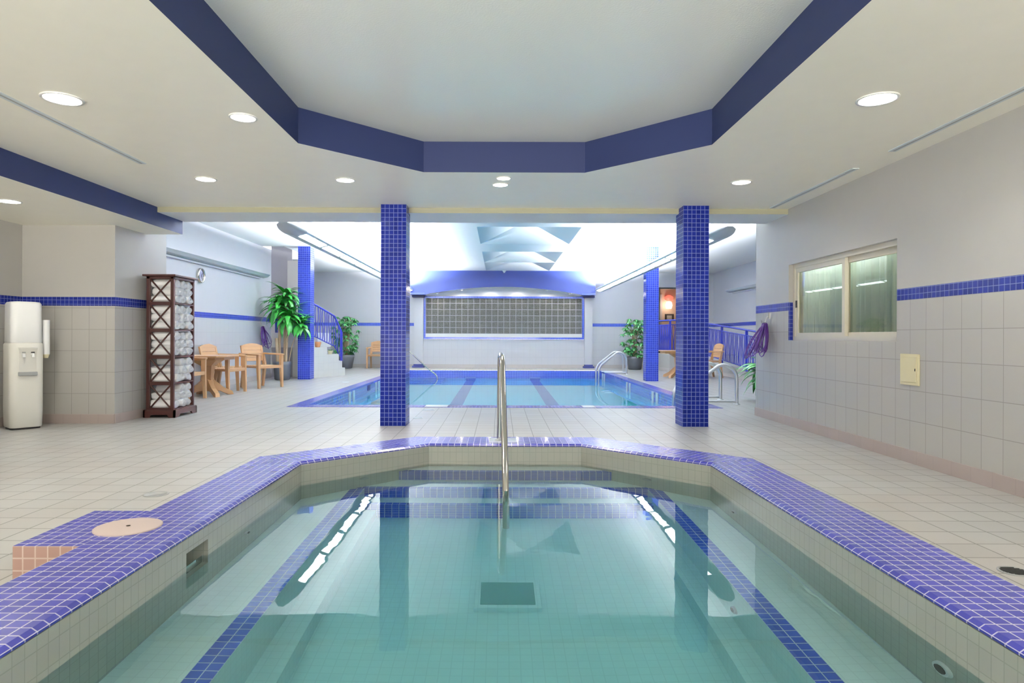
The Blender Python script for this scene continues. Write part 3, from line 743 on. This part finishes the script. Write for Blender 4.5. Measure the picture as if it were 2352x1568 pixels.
# ---------------------------------------------------------------- curved stairs at the left
A=Vector((-4.45,15.42)); B=Vector((-3.97,16.6))
def lp(t_): return A.lerp(B,t_)
stc=thing('staircase','white curved steps rising behind the far left column','stairs',(-4.6,16.2,0)); S0=Vector((-4.6,16.2))
off=Vector((-.75,.75))
for (t0,t1,z) in ((-.02,.10,.90),(.10,.47,.73),(.47,.845,.55),(.845,.955,.38),(.955,1.05,.2)):
    a,b=lp(t0)-S0,lp(t1)-S0
    m=MB(); m.prism([(a.x,a.y),(b.x,b.y),(b.x+off.x,b.y+off.y),(a.x+off.x,a.y+off.y)],0,z,0); link('step',m,M['stair'],stc)
m=MB(); m.box(-1.05+.0,.15,-.25+.0,1.0,.72,1.08,0); m.box(-1.0,.12,-.18,1.0,0,.72,1); link('landing',m,[M['white'],M['greywall']],stc)
ts=[0,.156,.43,.70,.93]
path=[(-5.42,15.85),(-4.6,15.85),(-4.45,15.45)]+[tuple(lp(x)) for x in ts[1:]]
railing('stair_railing','blue metal railing curving down the white steps',path,[1.86,1.83,1.78,1.726,1.61,1.494,1.106],[1.2,1.12,1.02,.967,.855,.753,.43],[(0,1.08),(6,.38)],.075,(-4.3,15.9,0),False)

def pot(t,r0,r1,h,mat='pot'):
    m=MB(); m.lathe([(r0*.9,0),(r0,.02),(r1*.97,h*.8),(r1,h),(r1*.9,h),(r1*.88,h-.04)],seg=28); link('pot',m,M[mat],t)
    m=MB(); m.lathe([(r1*.9,h-.04),(0,h-.035)],seg=20); link('soil',m,M['soil'],t)
t=thing('flower_pot','small terracotta pot on the upper visible white step','pot',(-4.42,15.85,.73)); pot(t,.06,.085,.13,'terra')
t=thing('cactus_pot','small yellow pot with a dark plant on a lower white step','plant',(-4.22,16.25,.55)); pot(t,.05,.07,.09,'cream')
m=MB()
def leaf(m,base,az,el,L,wd,droop,n=6,fold=.25,tw=0):
    base=Vector(base); d=Vector((math.cos(az)*math.cos(el),math.sin(az)*math.cos(el),math.sin(el))); side=Vector((-math.sin(az),math.cos(az),0))
    p=base.copy(); rows=[]
    for k in range(n+1):
        u=k/n; ww=wd*(math.sin(PI*(.06+.94*u)**.75)) if k<n else .001
        ww=max(ww,.003) if k<n else .001
        upv=side.cross(d).normalized()
        rows.append([p+side*ww+upv*(abs(ww)*fold),p,p-side*ww+upv*(abs(ww)*fold)])
        el2=math.asin(max(-1,min(1,d.z)))-droop/n; h=Vector((math.cos(az),math.sin(az),0)); d=h*math.cos(el2)+Vector((0,0,math.sin(el2))); p=p+d*(L/n)
    m.grid(rows,0,True,False)
for k in range(10): leaf(m,(0,0,.06),k*.7,.9,.1,.02,.4)
link('foliage',m,M['leaf2'],t)

# ---------------------------------------------------------------- plants
def rosette(m,c,n,L,wd,rnd,el0=(1.2,-.2)):
    for k in range(n):
        u=k/n; az=k*2.399+rnd.random()*.5; el=el0[0]+(el0[1]-el0[0])*u+rnd.uniform(-.15,.15)
        leaf(m,(c[0],c[1],c[2]-.12*u),az,el,L*(.7+.4*rnd.random()),wd,1.0+rnd.random()*1.0,7)
def dracaena(loc_,label,canes,potdim,scale=1,seed=1):
    rnd=random.Random(seed)
    t=thing('dracaena_plant',label,'potted plant',loc_); pot(t,*potdim); h=potdim[2]
    fo=MB()
    for (x,y,dx,dy,z,r,n,L) in canes:
        m=MB(); m.tube([(x,y,h-.05),(x+dx*.3,y+dy*.3,h+(z-h)*.4),(x+dx,y+dy,z)],[r,r*.95,r*.85],10)
        link('cane',m,M['cane'],t)
        if n: rosette(fo,(x+dx,y+dy,z+.02),n,L,.064*scale,rnd)
    link('foliage',fo,M['leaf'],t)
    return t
dracaena((-4.96,14.9,0),'tall cane plant with long glossy leaves in a charcoal pot beside the far left column',
  [(-.07,.02,-.01,0,1.72,.035,50,.58),(.09,-.02,.05,0,1.48,.03,46,.58),(-.09,-.04,-.03,0,.95,.04,0,0),(.03,.05,.02,.05,1.96,.03,46,.54),(.12,.05,.30,-.05,1.32,.012,30,.46),(.1,-.05,.02,-.02,.72,.03,0,0)],(.17,.2,.42),1,3)
dracaena((4.23,10.25,0),'low drooping leafy plant peeking out past the end of the right wall',[(0,0,-.05,0,.52,.03,34,.56),(.05,.05,-.08,.0,.46,.03,26,.52)],(.15,.18,.3),1,5)
def schefflera(loc_,label,H,R,potdim,seed):
    rnd=random.Random(seed); t=thing('schefflera_plant',label,'potted plant',loc_); pot(t,*potdim); h=potdim[2]
    st=MB(); fo=MB()
    for k in range(9):
        az=k*.7; rr=rnd.uniform(.02,.5)*R
        st.tube([(0.04*math.cos(az),.04*math.sin(az),h-.05),(rr*.5*math.cos(az),rr*.5*math.sin(az),h+(H-h)*.5),(rr*math.cos(az),rr*math.sin(az),H*rnd.uniform(.8,.95))],[.014,.012,.008],6)
    for k in range(105):
        az=rnd.uniform(0,2*PI); z=rnd.uniform(h+.02,H-.05); f=math.sqrt(rnd.random()); prof=math.sin(PI*min(1,max(0.12,(z-h+.15)/(H-h+.3))))**.5
        rr=R*f*prof*.85; c_=Vector((rr*math.cos(az),rr*math.sin(az),z))
        st.tube([c_*Vector((.35,.35,1)) if False else (c_.x*.4,c_.y*.4,c_.z-.12),tuple(c_)],.004,4)
        for j in range(7): leaf(fo,c_,az+(j-3)*.75,rnd.uniform(-.35,.25),.15*rnd.uniform(.8,1.2),.028,1.1,4)
    link('stem',st,M['cane'],t); link('foliage',fo,M['leaf2'],t); return t
schefflera((-4.80,20.35,0),'bushy plant in a dark pot against the far wall, right of the curved stairs',1.68,.52,(.2,.27,.42),11)
schefflera((4.18,20.2,0),'bushy plant in a dark pot against the far wall, left of the far right column',1.62,.50,(.2,.25,.40),12)

# ---------------------------------------------------------------- chairs and tables
def make_chair(label):
    t=thing('resin_armchair',label,'chair',(0,0,0),0,'tan slatted resin armchairs')
    m=MB()
    for k in range(6):
        y=-.235+k*.08; m.box(-.235,.235,y,y+.068,.405,.43,0)
    m.box(-.25,-.215,-.25,.24,.385,.42,0); m.box(.215,.25,-.25,.24,.385,.42,0); m.box(-.25,.25,-.262,-.235,.375,.432,0)
    link('seat',m,M['resin'],t,bevel=.006)
    m=MB(); Mx=Matrix.Translation((0,.225,.42))@Matrix.Rotation(-.22,4,'X')
    m.box(-.25,-.205,-.015,.015,-.03,.40,0,M=Mx); m.box(.205,.25,-.015,.015,-.03,.40,0,M=Mx)
    for k in range(4): m.box(-.21,.21,-.012,.012,.09+k*.073,.158+k*.073,0,M=Mx)
    # curved top slat
    n=8
    for k in range(n):
        xa=-.25+.5*k/n; xb=-.25+.5*(k+1)/n; za=.38+.06*math.cos(xa/.25*PI/2)**.6 if abs(xa)<.25 else .385; zb2=.38+.06*math.cos(xb/.25*PI/2)**.6 if abs(xb)<.25 else .385
        q=[Mx@Vector(p) for p in ((xa,-.015,.375),(xb,-.015,.375),(xb,-.015,zb2),(xa,-.015,za),(xa,.015,.375),(xb,.015,.375),(xb,.015,zb2),(xa,.015,za))]
        for ix in ((0,1,2,3),(5,4,7,6),(3,2,6,7),(1,0,4,5),(0,3,7,4),(1,5,6,2)): m.face([q[i] for i in ix],0)
    link('backrest',m,M['resin'],t)
    for s in (-1,1):
        m=MB(); m.box(-.035,.035,-.28,.30,-.016,.014,0,M=Matrix.Translation((s*.272,0,.645))@Matrix.Rotation(.03,4,'X')); link('armrest',m,M['resin'],t,bevel=.008)
        m=MB()
        rows=[[(s*.272+a*w1,-.235+dy+b*w2,z) for a,b in ((-1,-1),(1,-1),(1,1),(-1,1))] for z,w1,w2,dy in ((0,.02,.022,-.02),(.4,.026,.03,0),(.64,.026,.032,.0))]
        m.grid(rows,0,False,True); m.face(rows[0][::-1],0); link('leg',m,M['resin'],t)
        m=MB()
        rows=[[(s*.25+a*w1,.215+dy+b*w2,z) for a,b in ((-1,-1),(1,-1),(1,1),(-1,1))] for z,w1,w2,dy in ((0,.02,.022,.06),(.42,.024,.03,0),(.65,.02,.022,.05))]
        m.grid(rows,0,False,True); m.face(rows[0][::-1],0); link('leg',m,M['resin'],t)
    return t
def face_to(dx,dy): return math.atan2(dy,dx)+PI/2
ch=make_chair('tan resin armchair nearest the camera, partly hidden behind the dark towel rack')
ch.location=(-4.97,10.18,0); ch.rotation_euler=(0,0,face_to(1,0))
for (x,y,dx,dy,lab) in (
  (-4.87,11.52,1,-.15,'tan resin armchair drawn up behind the tan table, facing the pool'),
  (-5.07,12.12,1,.2,'tan resin armchair close to the left wall between two others'),
  (-4.64,12.74,.85,-.5,'tan resin armchair nearest the tall cane plant, under the purple hose'),
  (-3.84,20.5,0,-1,'tan resin armchair alone against the far wall, beside the near left column'),
  (5.18,16.3,-1,-.1,'tan resin armchair on the far right in front of the ramp railing')):
    dup(ch,(x,y,0),face_to(dx,dy),lab)
def table(loc_,label,hx,hy,first=None):
    t=thing('resin_table',label,'table',loc_)
    m=MB(); c_=.12; poly=[(-hx+c_,-hy),(hx-c_,-hy),(hx,-hy+c_),(hx,hy-c_),(hx-c_,hy),(-hx+c_,hy),(-hx,hy-c_),(-hx,-hy+c_)]
    m.prism(poly,.645,.672,0); link('tabletop',m,M['resin2'],t,bevel=.006)
    m=MB(); m.prism([(a*.86,b*.86) for a,b in poly],.60,.645,0); link('apron',m,M['resin2'],t)
    m=MB()
    rows=[[(a*w1,b*w2,z) for a,b in ((-1,-1),(1,-1),(1,1),(-1,1))] for z,w1,w2 in ((.08,.10,.08),(.3,.075,.06),(.5,.09,.07),(.6,.22,.18))]
    m.grid(rows,0,False,True); link('pedestal',m,M['resin2'],t)
    for az in (PI/4,3*PI/4,5*PI/4,7*PI/4):
        m=MB(); pts=[(0.06,.10),(.2,.07),(.34,.0),(.42,.0),(.40,.06),(.25,.13),(.10,.26),(.05,.28)]
        R_=Matrix.Rotation(az,4,'Z'); 
        a=[R_@Vector((u,-.035,v)) for u,v in pts]; b=[R_@Vector((u,.035,v)) for u,v in pts]
        m.face(a,0); m.face(b[::-1],0)
        for i in range(len(a)): j=(i+1)%len(a); m.face([a[j],a[i],b[i],b[j]],0)
        link('foot',m,M['resin2'],t)
    return t
table((-4.88,10.92,0),'tan resin pedestal table with clipped corners among the chairs at left',.42,.37)
table((4.46,16.3,0),'tan resin pedestal table at the far right, mostly behind the near right column',.46,.42)

# ---------------------------------------------------------------- towel rack
RX0,RX1,RY0,RY1=-4.31,-3.975,7.96,8.50
rk=thing('towel_rack','tall dark wooden towel rack with crossed side slats, full of white towels','shelf rack',(-4.142,8.23,0))
ox,oy=-4.142,8.23
hx=(RX1-RX0)/2; hy=(RY1-RY0)/2; RH=1.745
lev=[.105,.425,.747,1.074,1.40,1.715]
for sx in (-1,1):
    for sy in (-1,1):
        m=MB(); wd=.042
        m.box(sx*hx-(wd if sx>0 else 0),sx*hx+(0 if sx>0 else wd),sy*hy-(.03 if sy>0 else 0),sy*hy+(0 if sy>0 else .03),.08,1.72,0); link('post',m,M['wood'],rk,bevel=.003)
for z in lev[:-1]:
    m=MB(); m.box(-hx+.002,hx-.002,-hy+.002,hy-.002,z-.016,z,0); m.box(-hx+.03,hx-.03,-hy,-hy+.018,z-.03,z+.012,0); link('shelf',m,M['wood'],rk)
m=MB(); m.box(-hx-.035,hx+.035,-hy-.035,hy+.035,1.722,1.745,0); m.box(-hx,hx,-hy,hy,1.69,1.722,0); link('top_board',m,M['wood'],rk,bevel=.004)
m=MB()
prof=[(-1,0),(-.62,0),(-.52,.035),(.52,.035),(.62,0),(1,0),(1,.09),(-1,.09)]
for sy in (-1,1):
    for k in (0,):
        yy=sy*(hy+.02); a=[(u*(hx+.025),yy,v) for u,v in prof]; b=[(u*(hx+.025),yy-sy*.02,v) for u,v in prof]
        m.face(a if sy<0 else a[::-1],0); m.face(b[::-1] if sy<0 else b,0)
        for i in range(len(a)): j=(i+1)%len(a); m.face([a[i],b[i],b[j],a[j]],0)
for sx in (-1,1):
    xx=sx*(hx+.025); a=[(xx,u*(hy+.02),v) for u,v in prof]; b=[(xx-sx*.02,u*(hy+.02),v) for u,v in prof]
    m.face(a if sx>0 else a[::-1],0); m.face(b[::-1] if sx>0 else b,0)
    for i in range(len(a)): j=(i+1)%len(a); m.face([a[i],b[i],b[j],a[j]],0)
m.box(-hx-.02,hx+.02,-hy-.015,hy+.015,.075,.095,0)
link('plinth',m,M['wood'],rk)
for sy in (-1,1):
    for i in range(5):
        z0=lev[i]+.0; z1=lev[i+1]-.02; x0=-hx+.035; x1=hx-.035; yy=sy*(hy-.012)
        for a,b in (((x0,z0),(x1,z1)),((x0,z1),(x1,z0))):
            m=MB(); m.tube([(a[0],yy,a[1]),(b[0],yy,b[1])],.0105,4); link('cross_slat',m,M['wood'],rk)
# towels
def towel_mesh(seed):
    rnd=random.Random(seed); m=MB(); L=.30; n=26
    ph=rnd.random()*6; q=rnd.uniform(.05,.09)
    def ring(x,k_,dx=0):
        return [(x+dx*math.sin(2*a+ph),k_*.5*(1+q*math.sin(3*a+ph)+.05*math.sin(7*a+2*ph))*math.cos(a),k_*.5*(1+q*math.sin(2*a+ph*2)+.05*math.sin(5*a))*math.sin(a)) for a in [2*PI*k/n for k in range(n)]]
    rows=[ring(x,k_,dx) for k_,x,dx in ((.06,L/2-.004,0),(.22,L/2-.012,.003),(.34,L/2+.006,.004),(.46,L/2-.008,.004),(.60,L/2+.004,.005),(.74,L/2-.010,.004),(.86,L/2+.0,.004),(.98,L/2-.012,.003),(1.04,L/2-.04,0),(1.02,L*.15,0),(1.05,-L*.1,0),(1.03,-L/2+.04,0),(.9,-L/2,0),(.3,-L/2-.003,0))]
    m.grid(rows,0,True,True); m.face(rows[0][::-1],0,True); m.face(rows[-1],0,True)
    return m
tw_names=['lowest','second lowest','middle','second highest','top']
row_n=['bottom row','middle row','upper row']; col_n=['near end','centre','far end']
meshes=[]
for q_ in range(6):
    o=link('rolled_towel',towel_mesh(40+q_),M['towel']); meshes.append(o.data); bpy.data.objects.remove(o)
rnd=random.Random(5)
for i in range(5):
    z0=lev[i]; H=lev[i+1]-.02-z0
    for r_ in range(3):
        for c_ in range(3):
            if i in (0,1) and r_==2 and c_==0: continue
            o=bpy.data.objects.new('rolled_towel',meshes[rnd.randrange(6)]); C.objects.link(o)
            W=(RY1-RY0-.066)/3; hh=(H-.010)/3
            o.location=(ox+rnd.uniform(-.004,.026),RY0+.033+W*(c_+.5)+rnd.uniform(-.012,.012)+(.012 if r_%2 else -.008),z0+hh*(r_+.5)+.002)
            o.scale=(1,W*1.0,hh*1.02); o.rotation_euler=(rnd.uniform(-.25,.25),0,rnd.uniform(-.05,.05))
            tag(o,'rolled white towel, %s shelf of the rack, %s, %s'%(tw_names[i],row_n[r_],col_n[c_]),'towel','rolled white towels in the rack')

# ---------------------------------------------------------------- water cooler
wc=thing('water_cooler','white two part water cooler standing in the alcove at far left','water cooler',(-5.13,7.03,0),math.radians(50))
def rrect(w_,d_,r,z,n=5):
    pts=[]
    for cx_,cy_,a0 in ((w_-r,d_-r,0),(-w_+r,d_-r,PI/2),(-w_+r,-d_+r,PI),(w_-r,-d_+r,3*PI/2)):
        for k in range(n+1): a=a0+PI/2*k/n; pts.append((cx_+r*math.cos(a),cy_+r*math.sin(a),z))
    return pts
def rbody(m,prof,mm=0):
    rows=[rrect(w_,d_,r,z) for w_,d_,r,z in prof]; m.grid(rows,mm,True,True); m.face(rows[0][::-1],mm); m.face(rows[-1],mm)
m=MB(); rbody(m,[(.142,.15,.06,.02),(.15,.155,.07,.03),(.155,.16,.07,.2),(.155,.16,.07,.90),(.148,.152,.07,.915),(.14,.145,.06,.918)]); link('body',m,M['plastic'],wc)
m=MB(); rbody(m,[(.135,.14,.06,0),(.135,.14,.06,.02)]); link('foot',m,M['dark'],wc)
m=MB(); rbody(m,[(.14,.145,.05,.918),(.145,.15,.06,.93),(.142,.147,.06,1.33),(.13,.135,.06,1.352),(.09,.1,.05,1.357)]); link('bottle_cover',m,M['plastic_w'],wc)
m=MB(); m.box(-.08,.08,-.163,-.15,.60,.86,0); m.face([(-.085,-.175,.86),(.085,-.175,.86),(.07,-.162,.80),(-.07,-.162,.80)],0); m.box(-.085,.085,-.175,-.15,.855,.87,0); link('dispenser_panel',m,M['plastic'],wc,bevel=.004)
for s,mt in ((-.04,'plastic_w'),(.04,'plastic_w')):
    m=MB(); m.tube([(s,-.16,.795),(s,-.195,.795),(s,-.2,.765)],.014,10); tp=link('tap',m,M[mt],wc)
    m=MB(); m.box(s-.012,s+.012,-.205,-.17,.81,.822,0); link('tap_lever',m,M['dark'] if s>0 else M['grey'],tp)
m=MB(); m.box(-.085,.085,-.185,-.15,.57,.61,0); link('drip_tray',m,M['grey'],wc,bevel=.006)
cd=thing('cup_dispenser','white paper cup tube fixed to the side of the water cooler','cup dispenser',(-4.97,7.15,.79))
m=MB(); m.tube([(0,0,.0),(0,0,.375)],.038,18); link('tube',m,M['plastic_w'],cd)
m=MB(); m.tube([(0,0,-.04),(0,0,.0)],[.022,.034],14); link('paper_cup',m,M['cream'],cd)
m=MB(); m.box(-.06,-.02,-.02,.02,-.02,.03,0); m.box(-.06,-.02,-.02,.02,.33,.36,0); link('bracket',m,M['dark'],cd)

# ---------------------------------------------------------------- clock
ck=thing('wall_clock','round silver framed clock on the left wall above the towel rack','clock',(XPL,11.95,2.10))
m=MB(); RT=Matrix.Rotation(PI/2,4,'Y')
m.lathe([(.135,0),(.14,.03),(.13,.055),(.115,.055),(.11,.035)],seg=36); m.rot(RT); link('rim',m,M['steel'],ck)
m=MB(); m.lathe([(.115,.032),(0,.032)],seg=36); m.rot(RT); link('dial',m,M['plastic_w'],ck)
for nm,a,L in (('hour_hand',.8,.06),('minute_hand',2.6,.09)):
    m=MB(); m.tube([(.036,0,0),(.036,L*math.sin(a),L*math.cos(a))],.004,4); link(nm,m,M['dark'],ck)
for k in range(12):
    m=MB(); a=k*PI/6; m.tube([(.034,.09*math.sin(a),.09*math.cos(a)),(.034,.103*math.sin(a),.103*math.cos(a))],.003,4); link('hour_mark',m,M['dark'],ck)

# ---------------------------------------------------------------- hoses
def hose(x,y,zh,nx,label,seed,loops,W,H,stray=0,dep=.1):
    t=thing('hose_hook','small steel wall hook holding the %s'%label[1],'hook',(x,y,zh)); m=MB()
    m.tube([(0,0,.0),(nx*.03,0,-.01),(nx*.045,0,-.07),(nx*.09,0,-.085),(nx*.10,0,-.05)],.006,6); link('hook_arm',m,M['steel'],t)
    m=MB(); m.box(min(0,nx*.008),max(0,nx*.008),-.015,.015,-.03,.04,0); link('hook_plate',m,M['steel'],t)
    rnd=random.Random(seed); m=MB(); pts=[]
    for k in range(loops):
        w_=W*rnd.uniform(.45,1); h_=H*rnd.uniform(.72,1); ox_=nx*rnd.uniform(.03,.09); sk_=rnd.uniform(-.06,.06); dx=rnd.uniform(0,dep)
        if stray and k==loops-1: w_*=1.35; h_*=1.12; sk_=.12*stray
        for j in range(16):
            a=2*PI*j/16; u=(1-math.cos(a))/2
            yy=math.sin(a)*w_*(.35+.65*u)*.95+sk_*u; pts.append((ox_+nx*dx*(u*.8+.5*math.sin(a)*(.3+.7*u)*(1 if k%2 else -1)*.6),yy,-.085-h_*u+rnd.uniform(-.004,.004)))
    m.tube(pts,.0068,6)
    o=link('garden_hose',m,M['hose']); o.location=(x,y,zh); tag(o,label[0],'hose')
hose(XPL,15.0,1.30,1,('coiled purple hose hanging on the left wall beside the tall cane plant','left purple hose'),3,11,.26,.50,1,.20)
hose(XR,8.0,1.26,-1,('coiled purple hose hanging on the right wall near its end','right purple hose'),9,12,.16,.44,0,.26)

# ---------------------------------------------------------------- window in the right wall
wn=MB(); xf=XR+.05; g=.045
def fb(m,y0,y1,z0,z1,x0,x1): m.box(x0,x1,y0,y1,z0,z1,0)
fb(wn,WY0,WY1,WZ1-g,WZ1,xf,xf+.1); fb(wn,WY0,WY1,WZ0,WZ0+g,xf,xf+.1); fb(wn,WY1-g,WY1,WZ0+g,WZ1-g,xf,xf+.1); fb(wn,WY0,WY0+g,WZ0+g,WZ1-g,xf,xf+.1)
w1=struct('window_1',wn,M['frame'],'cream framed sliding window in the right wall','window',bevel=.004)
mid=6.42
for (ya,yb,dx,nm) in ((mid-.05,WY1-g,.0,0),(WY0+g,mid+.03,.04,1)):
    m=MB(); s=.05; x0=xf+.012+dx; x1=x0+.034
    fb(m,ya,yb,WZ1-g-s,WZ1-g,x0,x1); fb(m,ya,yb,WZ0+g,WZ0+g+s*.8,x0,x1); fb(m,ya,ya+s,WZ0+g+s*.8,WZ1-g-s,x0,x1); fb(m,yb-s,yb,WZ0+g+s*.8,WZ1-g-s,x0,x1)
    sa=link('window_sash',m,M['frame'],w1,bevel=.003)
    m=MB(); m.face([(x0+.017,yb-s,WZ0+g),(x0+.017,ya+s,WZ0+g),(x0+.017,ya+s,WZ1-g-s),(x0+.017,yb-s,WZ1-g-s)],0); link('window_pane',m,M['pane'],sa)
m=MB(); m.box(xf+.0,xf+.012,WY1-g-.035,WY1-g-.015,1.34,1.42,0); link('window_latch',m,M['dark'],w1)
def curtain(y0,y1,x,label):
    t=thing('curtain',label,'curtain',(x,(y0+y1)/2,.75)); m=MB(); n=70; L=(y1-y0)/2; rows=[]
    for z in (0,.6,1.3): rows.append([(.035*math.sin(k*1.1)+.012*math.sin(k*.37),-L+2*L*k/n,z) for k in range(n+1)])
    m.grid(rows,0,True,False); link('drape',m,M['curtain'],t)
curtain(5.9,7.30,3.70,'pale green curtain behind the right pane of the sliding window')
curtain(7.22,8.30,3.77,'pale green curtain bunched behind the left pane of the sliding window')
rm=MB(); rx0,rx1,ry0,ry1,rz0,rz1=XR+.079,5.0,4.6,8.4,.4,2.45
rm.face([(rx1,ry1,rz0),(rx1,ry0,rz0),(rx1,ry0,rz1),(rx1,ry1,rz1)],0); rm.face([(rx0,ry1,rz0),(rx1,ry1,rz0),(rx1,ry1,rz1),(rx0,ry1,rz1)],0)
rm.face([(rx1,ry0,rz0),(rx0,ry0,rz0),(rx0,ry0,rz1),(rx1,ry0,rz1)],0); rm.face([(rx0,ry0,rz0),(rx1,ry0,rz0),(rx1,ry1,rz0),(rx0,ry1,rz0)],0); rm.face([(rx0,ry1,rz1),(rx1,ry1,rz1),(rx1,ry0,rz1),(rx0,ry0,rz1)],0)
struct('wall_office',rm,M['hallwall'],'dim room behind the sliding window','wall')
l=bpy.data.lights.new('curtain_fill','POINT'); l.energy=420; l.color=(.95,1,.95); l.shadow_soft_size=.15; o=bpy.data.objects.new('curtain_fill',l); C.objects.link(o); o.location=(4.3,7.0,2.2)  # added point light that brightens the curtains behind the panes

ap=thing('access_panel','small cream access panel with a keyhole in the right wall','panel',(XR,5.245,.748))
m=MB(); m.box(-.012,0,-.12,.12,-.125,.125,0); link('panel_frame',m,M['cream'],ap,bevel=.004)
m=MB(); m.box(-.018,-.012,-.095,.095,-.10,.10,0); dd=link('panel_door',m,M['cream'],ap,bevel=.002)
m=MB(); m.box(-.021,-.018,-.088,-.08,-.01,.01,0); link('keyhole',m,M['dark'],dd)

# ---------------------------------------------------------------- rails
def arc(pts,r=.09,n=6):
    P=[Vector(p) for p in pts]; out=[P[0]]
    for i in range(1,len(P)-1):
        a,b,c_=P[i-1],P[i],P[i+1]; d1=(a-b); d2=(c_-b); rr=min(r,d1.length*.45,d2.length*.45); p=b+d1.normalized()*rr; q=b+d2.normalized()*rr
        for k in range(n+1): u=k/n; out.append((1-u)**2*p+2*u*(1-u)*b+u*u*q)
    out.append(P[-1]); return out
hr=thing('tub_handrail','bent stainless steel handrail at the far end of the hot tub','handrail',(0,5.42,.14))
m=MB(); m.tube(arc([(0,0,0),(.005,-.01,.72),(.02,-.25,.70),(.04,-1.0,-.05),(.045,-1.18,-.35),(.045,-1.18,-.88)],.14,8),.023,14); link('rail_tube',m,M['steel'],hr)
m=MB(); m.box(-.085,.14,-.09,.10,0,.006,0); m.lathe([(.045,.006),(.04,.014),(.021,.018)],0,0,18); link('floor_flange',m,M['alu'],hr)
def grab(x,y,yd,label,sgn=1,reach=.75,H=.62,mat='alu'):
    t=thing('pool_grab_rail',label,'grab rail',(x,y,0),0,'paired steel grab rails at the pool edge')
    for k,dy in enumerate((0,yd)):
        m=MB(); m.tube(arc([(0,dy,.0),(0,dy,H*.80),(-.22,dy,H),(-reach*.9,dy,H*.42),(-reach,dy,H*.2),(-reach,dy,-.75)],.12,6),.027,10); r=link('rail_tube',m,M[mat],t)
        m=MB(); m.tube(arc([(0,dy,.045),(-reach*.8,dy,.045)],.02,3),.018,8); link('base_bar',m,M[mat],t)
        m=MB(); m.lathe([(.05,0),(.045,.012),(.024,.016)],0,dy,16); link('flange',m,M[mat],t)
grab(3.55,9.78,.72,'large steel grab rails at the near right pool edge beside the right column')
grab(3.42,17.6,.5,'steel grab rails at the far right pool edge before the leafy plant')
sr=thing('step_handrail','thin steel handrail sloping down into the far left corner of the pool','handrail',(-3.1,18.8,0))
m=MB(); m.tube(arc([(0,0,0),(0,0,.80),(.2,0,.84),(1.1,0,.02),(1.3,0,-.12),(1.32,0,-.55)],.1,6),.02,10); link('rail_tube',m,M['steel'],sr)
m=MB(); m.lathe([(.05,0),(.045,.012),(.022,.016)],0,0,16); link('flange',m,M['steel'],sr)

# ---------------------------------------------------------------- floor drains
def drain(x,y,r,label,mat='grey',slots=True):
    t=thing('floor_drain',label,'drain',(x,y,0),0); m=MB(); m.lathe([(r,0),(r,.004),(r*.86,.005),(r*.86,.003),(0,.003)],seg=28); link('drain_ring',m,M[mat],t)
    if slots:
        m=MB()
        for k in range(-3,4):
            h_=math.sqrt(max(0,(r*.8)**2-(k*r*.22)**2)); m.box(-h_,h_,k*r*.22-r*.05,k*r*.22+r*.05,.003,.0055,0)
        link('drain_slots',m,M['dark'],t)
drain(-2.16,4.11,.075,'round grey drain in the floor left of the hot tub rim',slots=False,mat='grey')
drain(2.21,2.80,.062,'round slotted dark drain in the floor right of the hot tub')
drain(-.97,8.9,.085,'pale round access cover in the floor before the swimming pool',slots=False,mat='fixlight')
drain(-1.0,8.0,.06,'small grey drain in the floor behind the near left column',slots=False,mat='fixlight')
drain(-3.35,14.2,.08,'faint round cover in the floor left of the pool edge',slots=False,mat='fixlight')
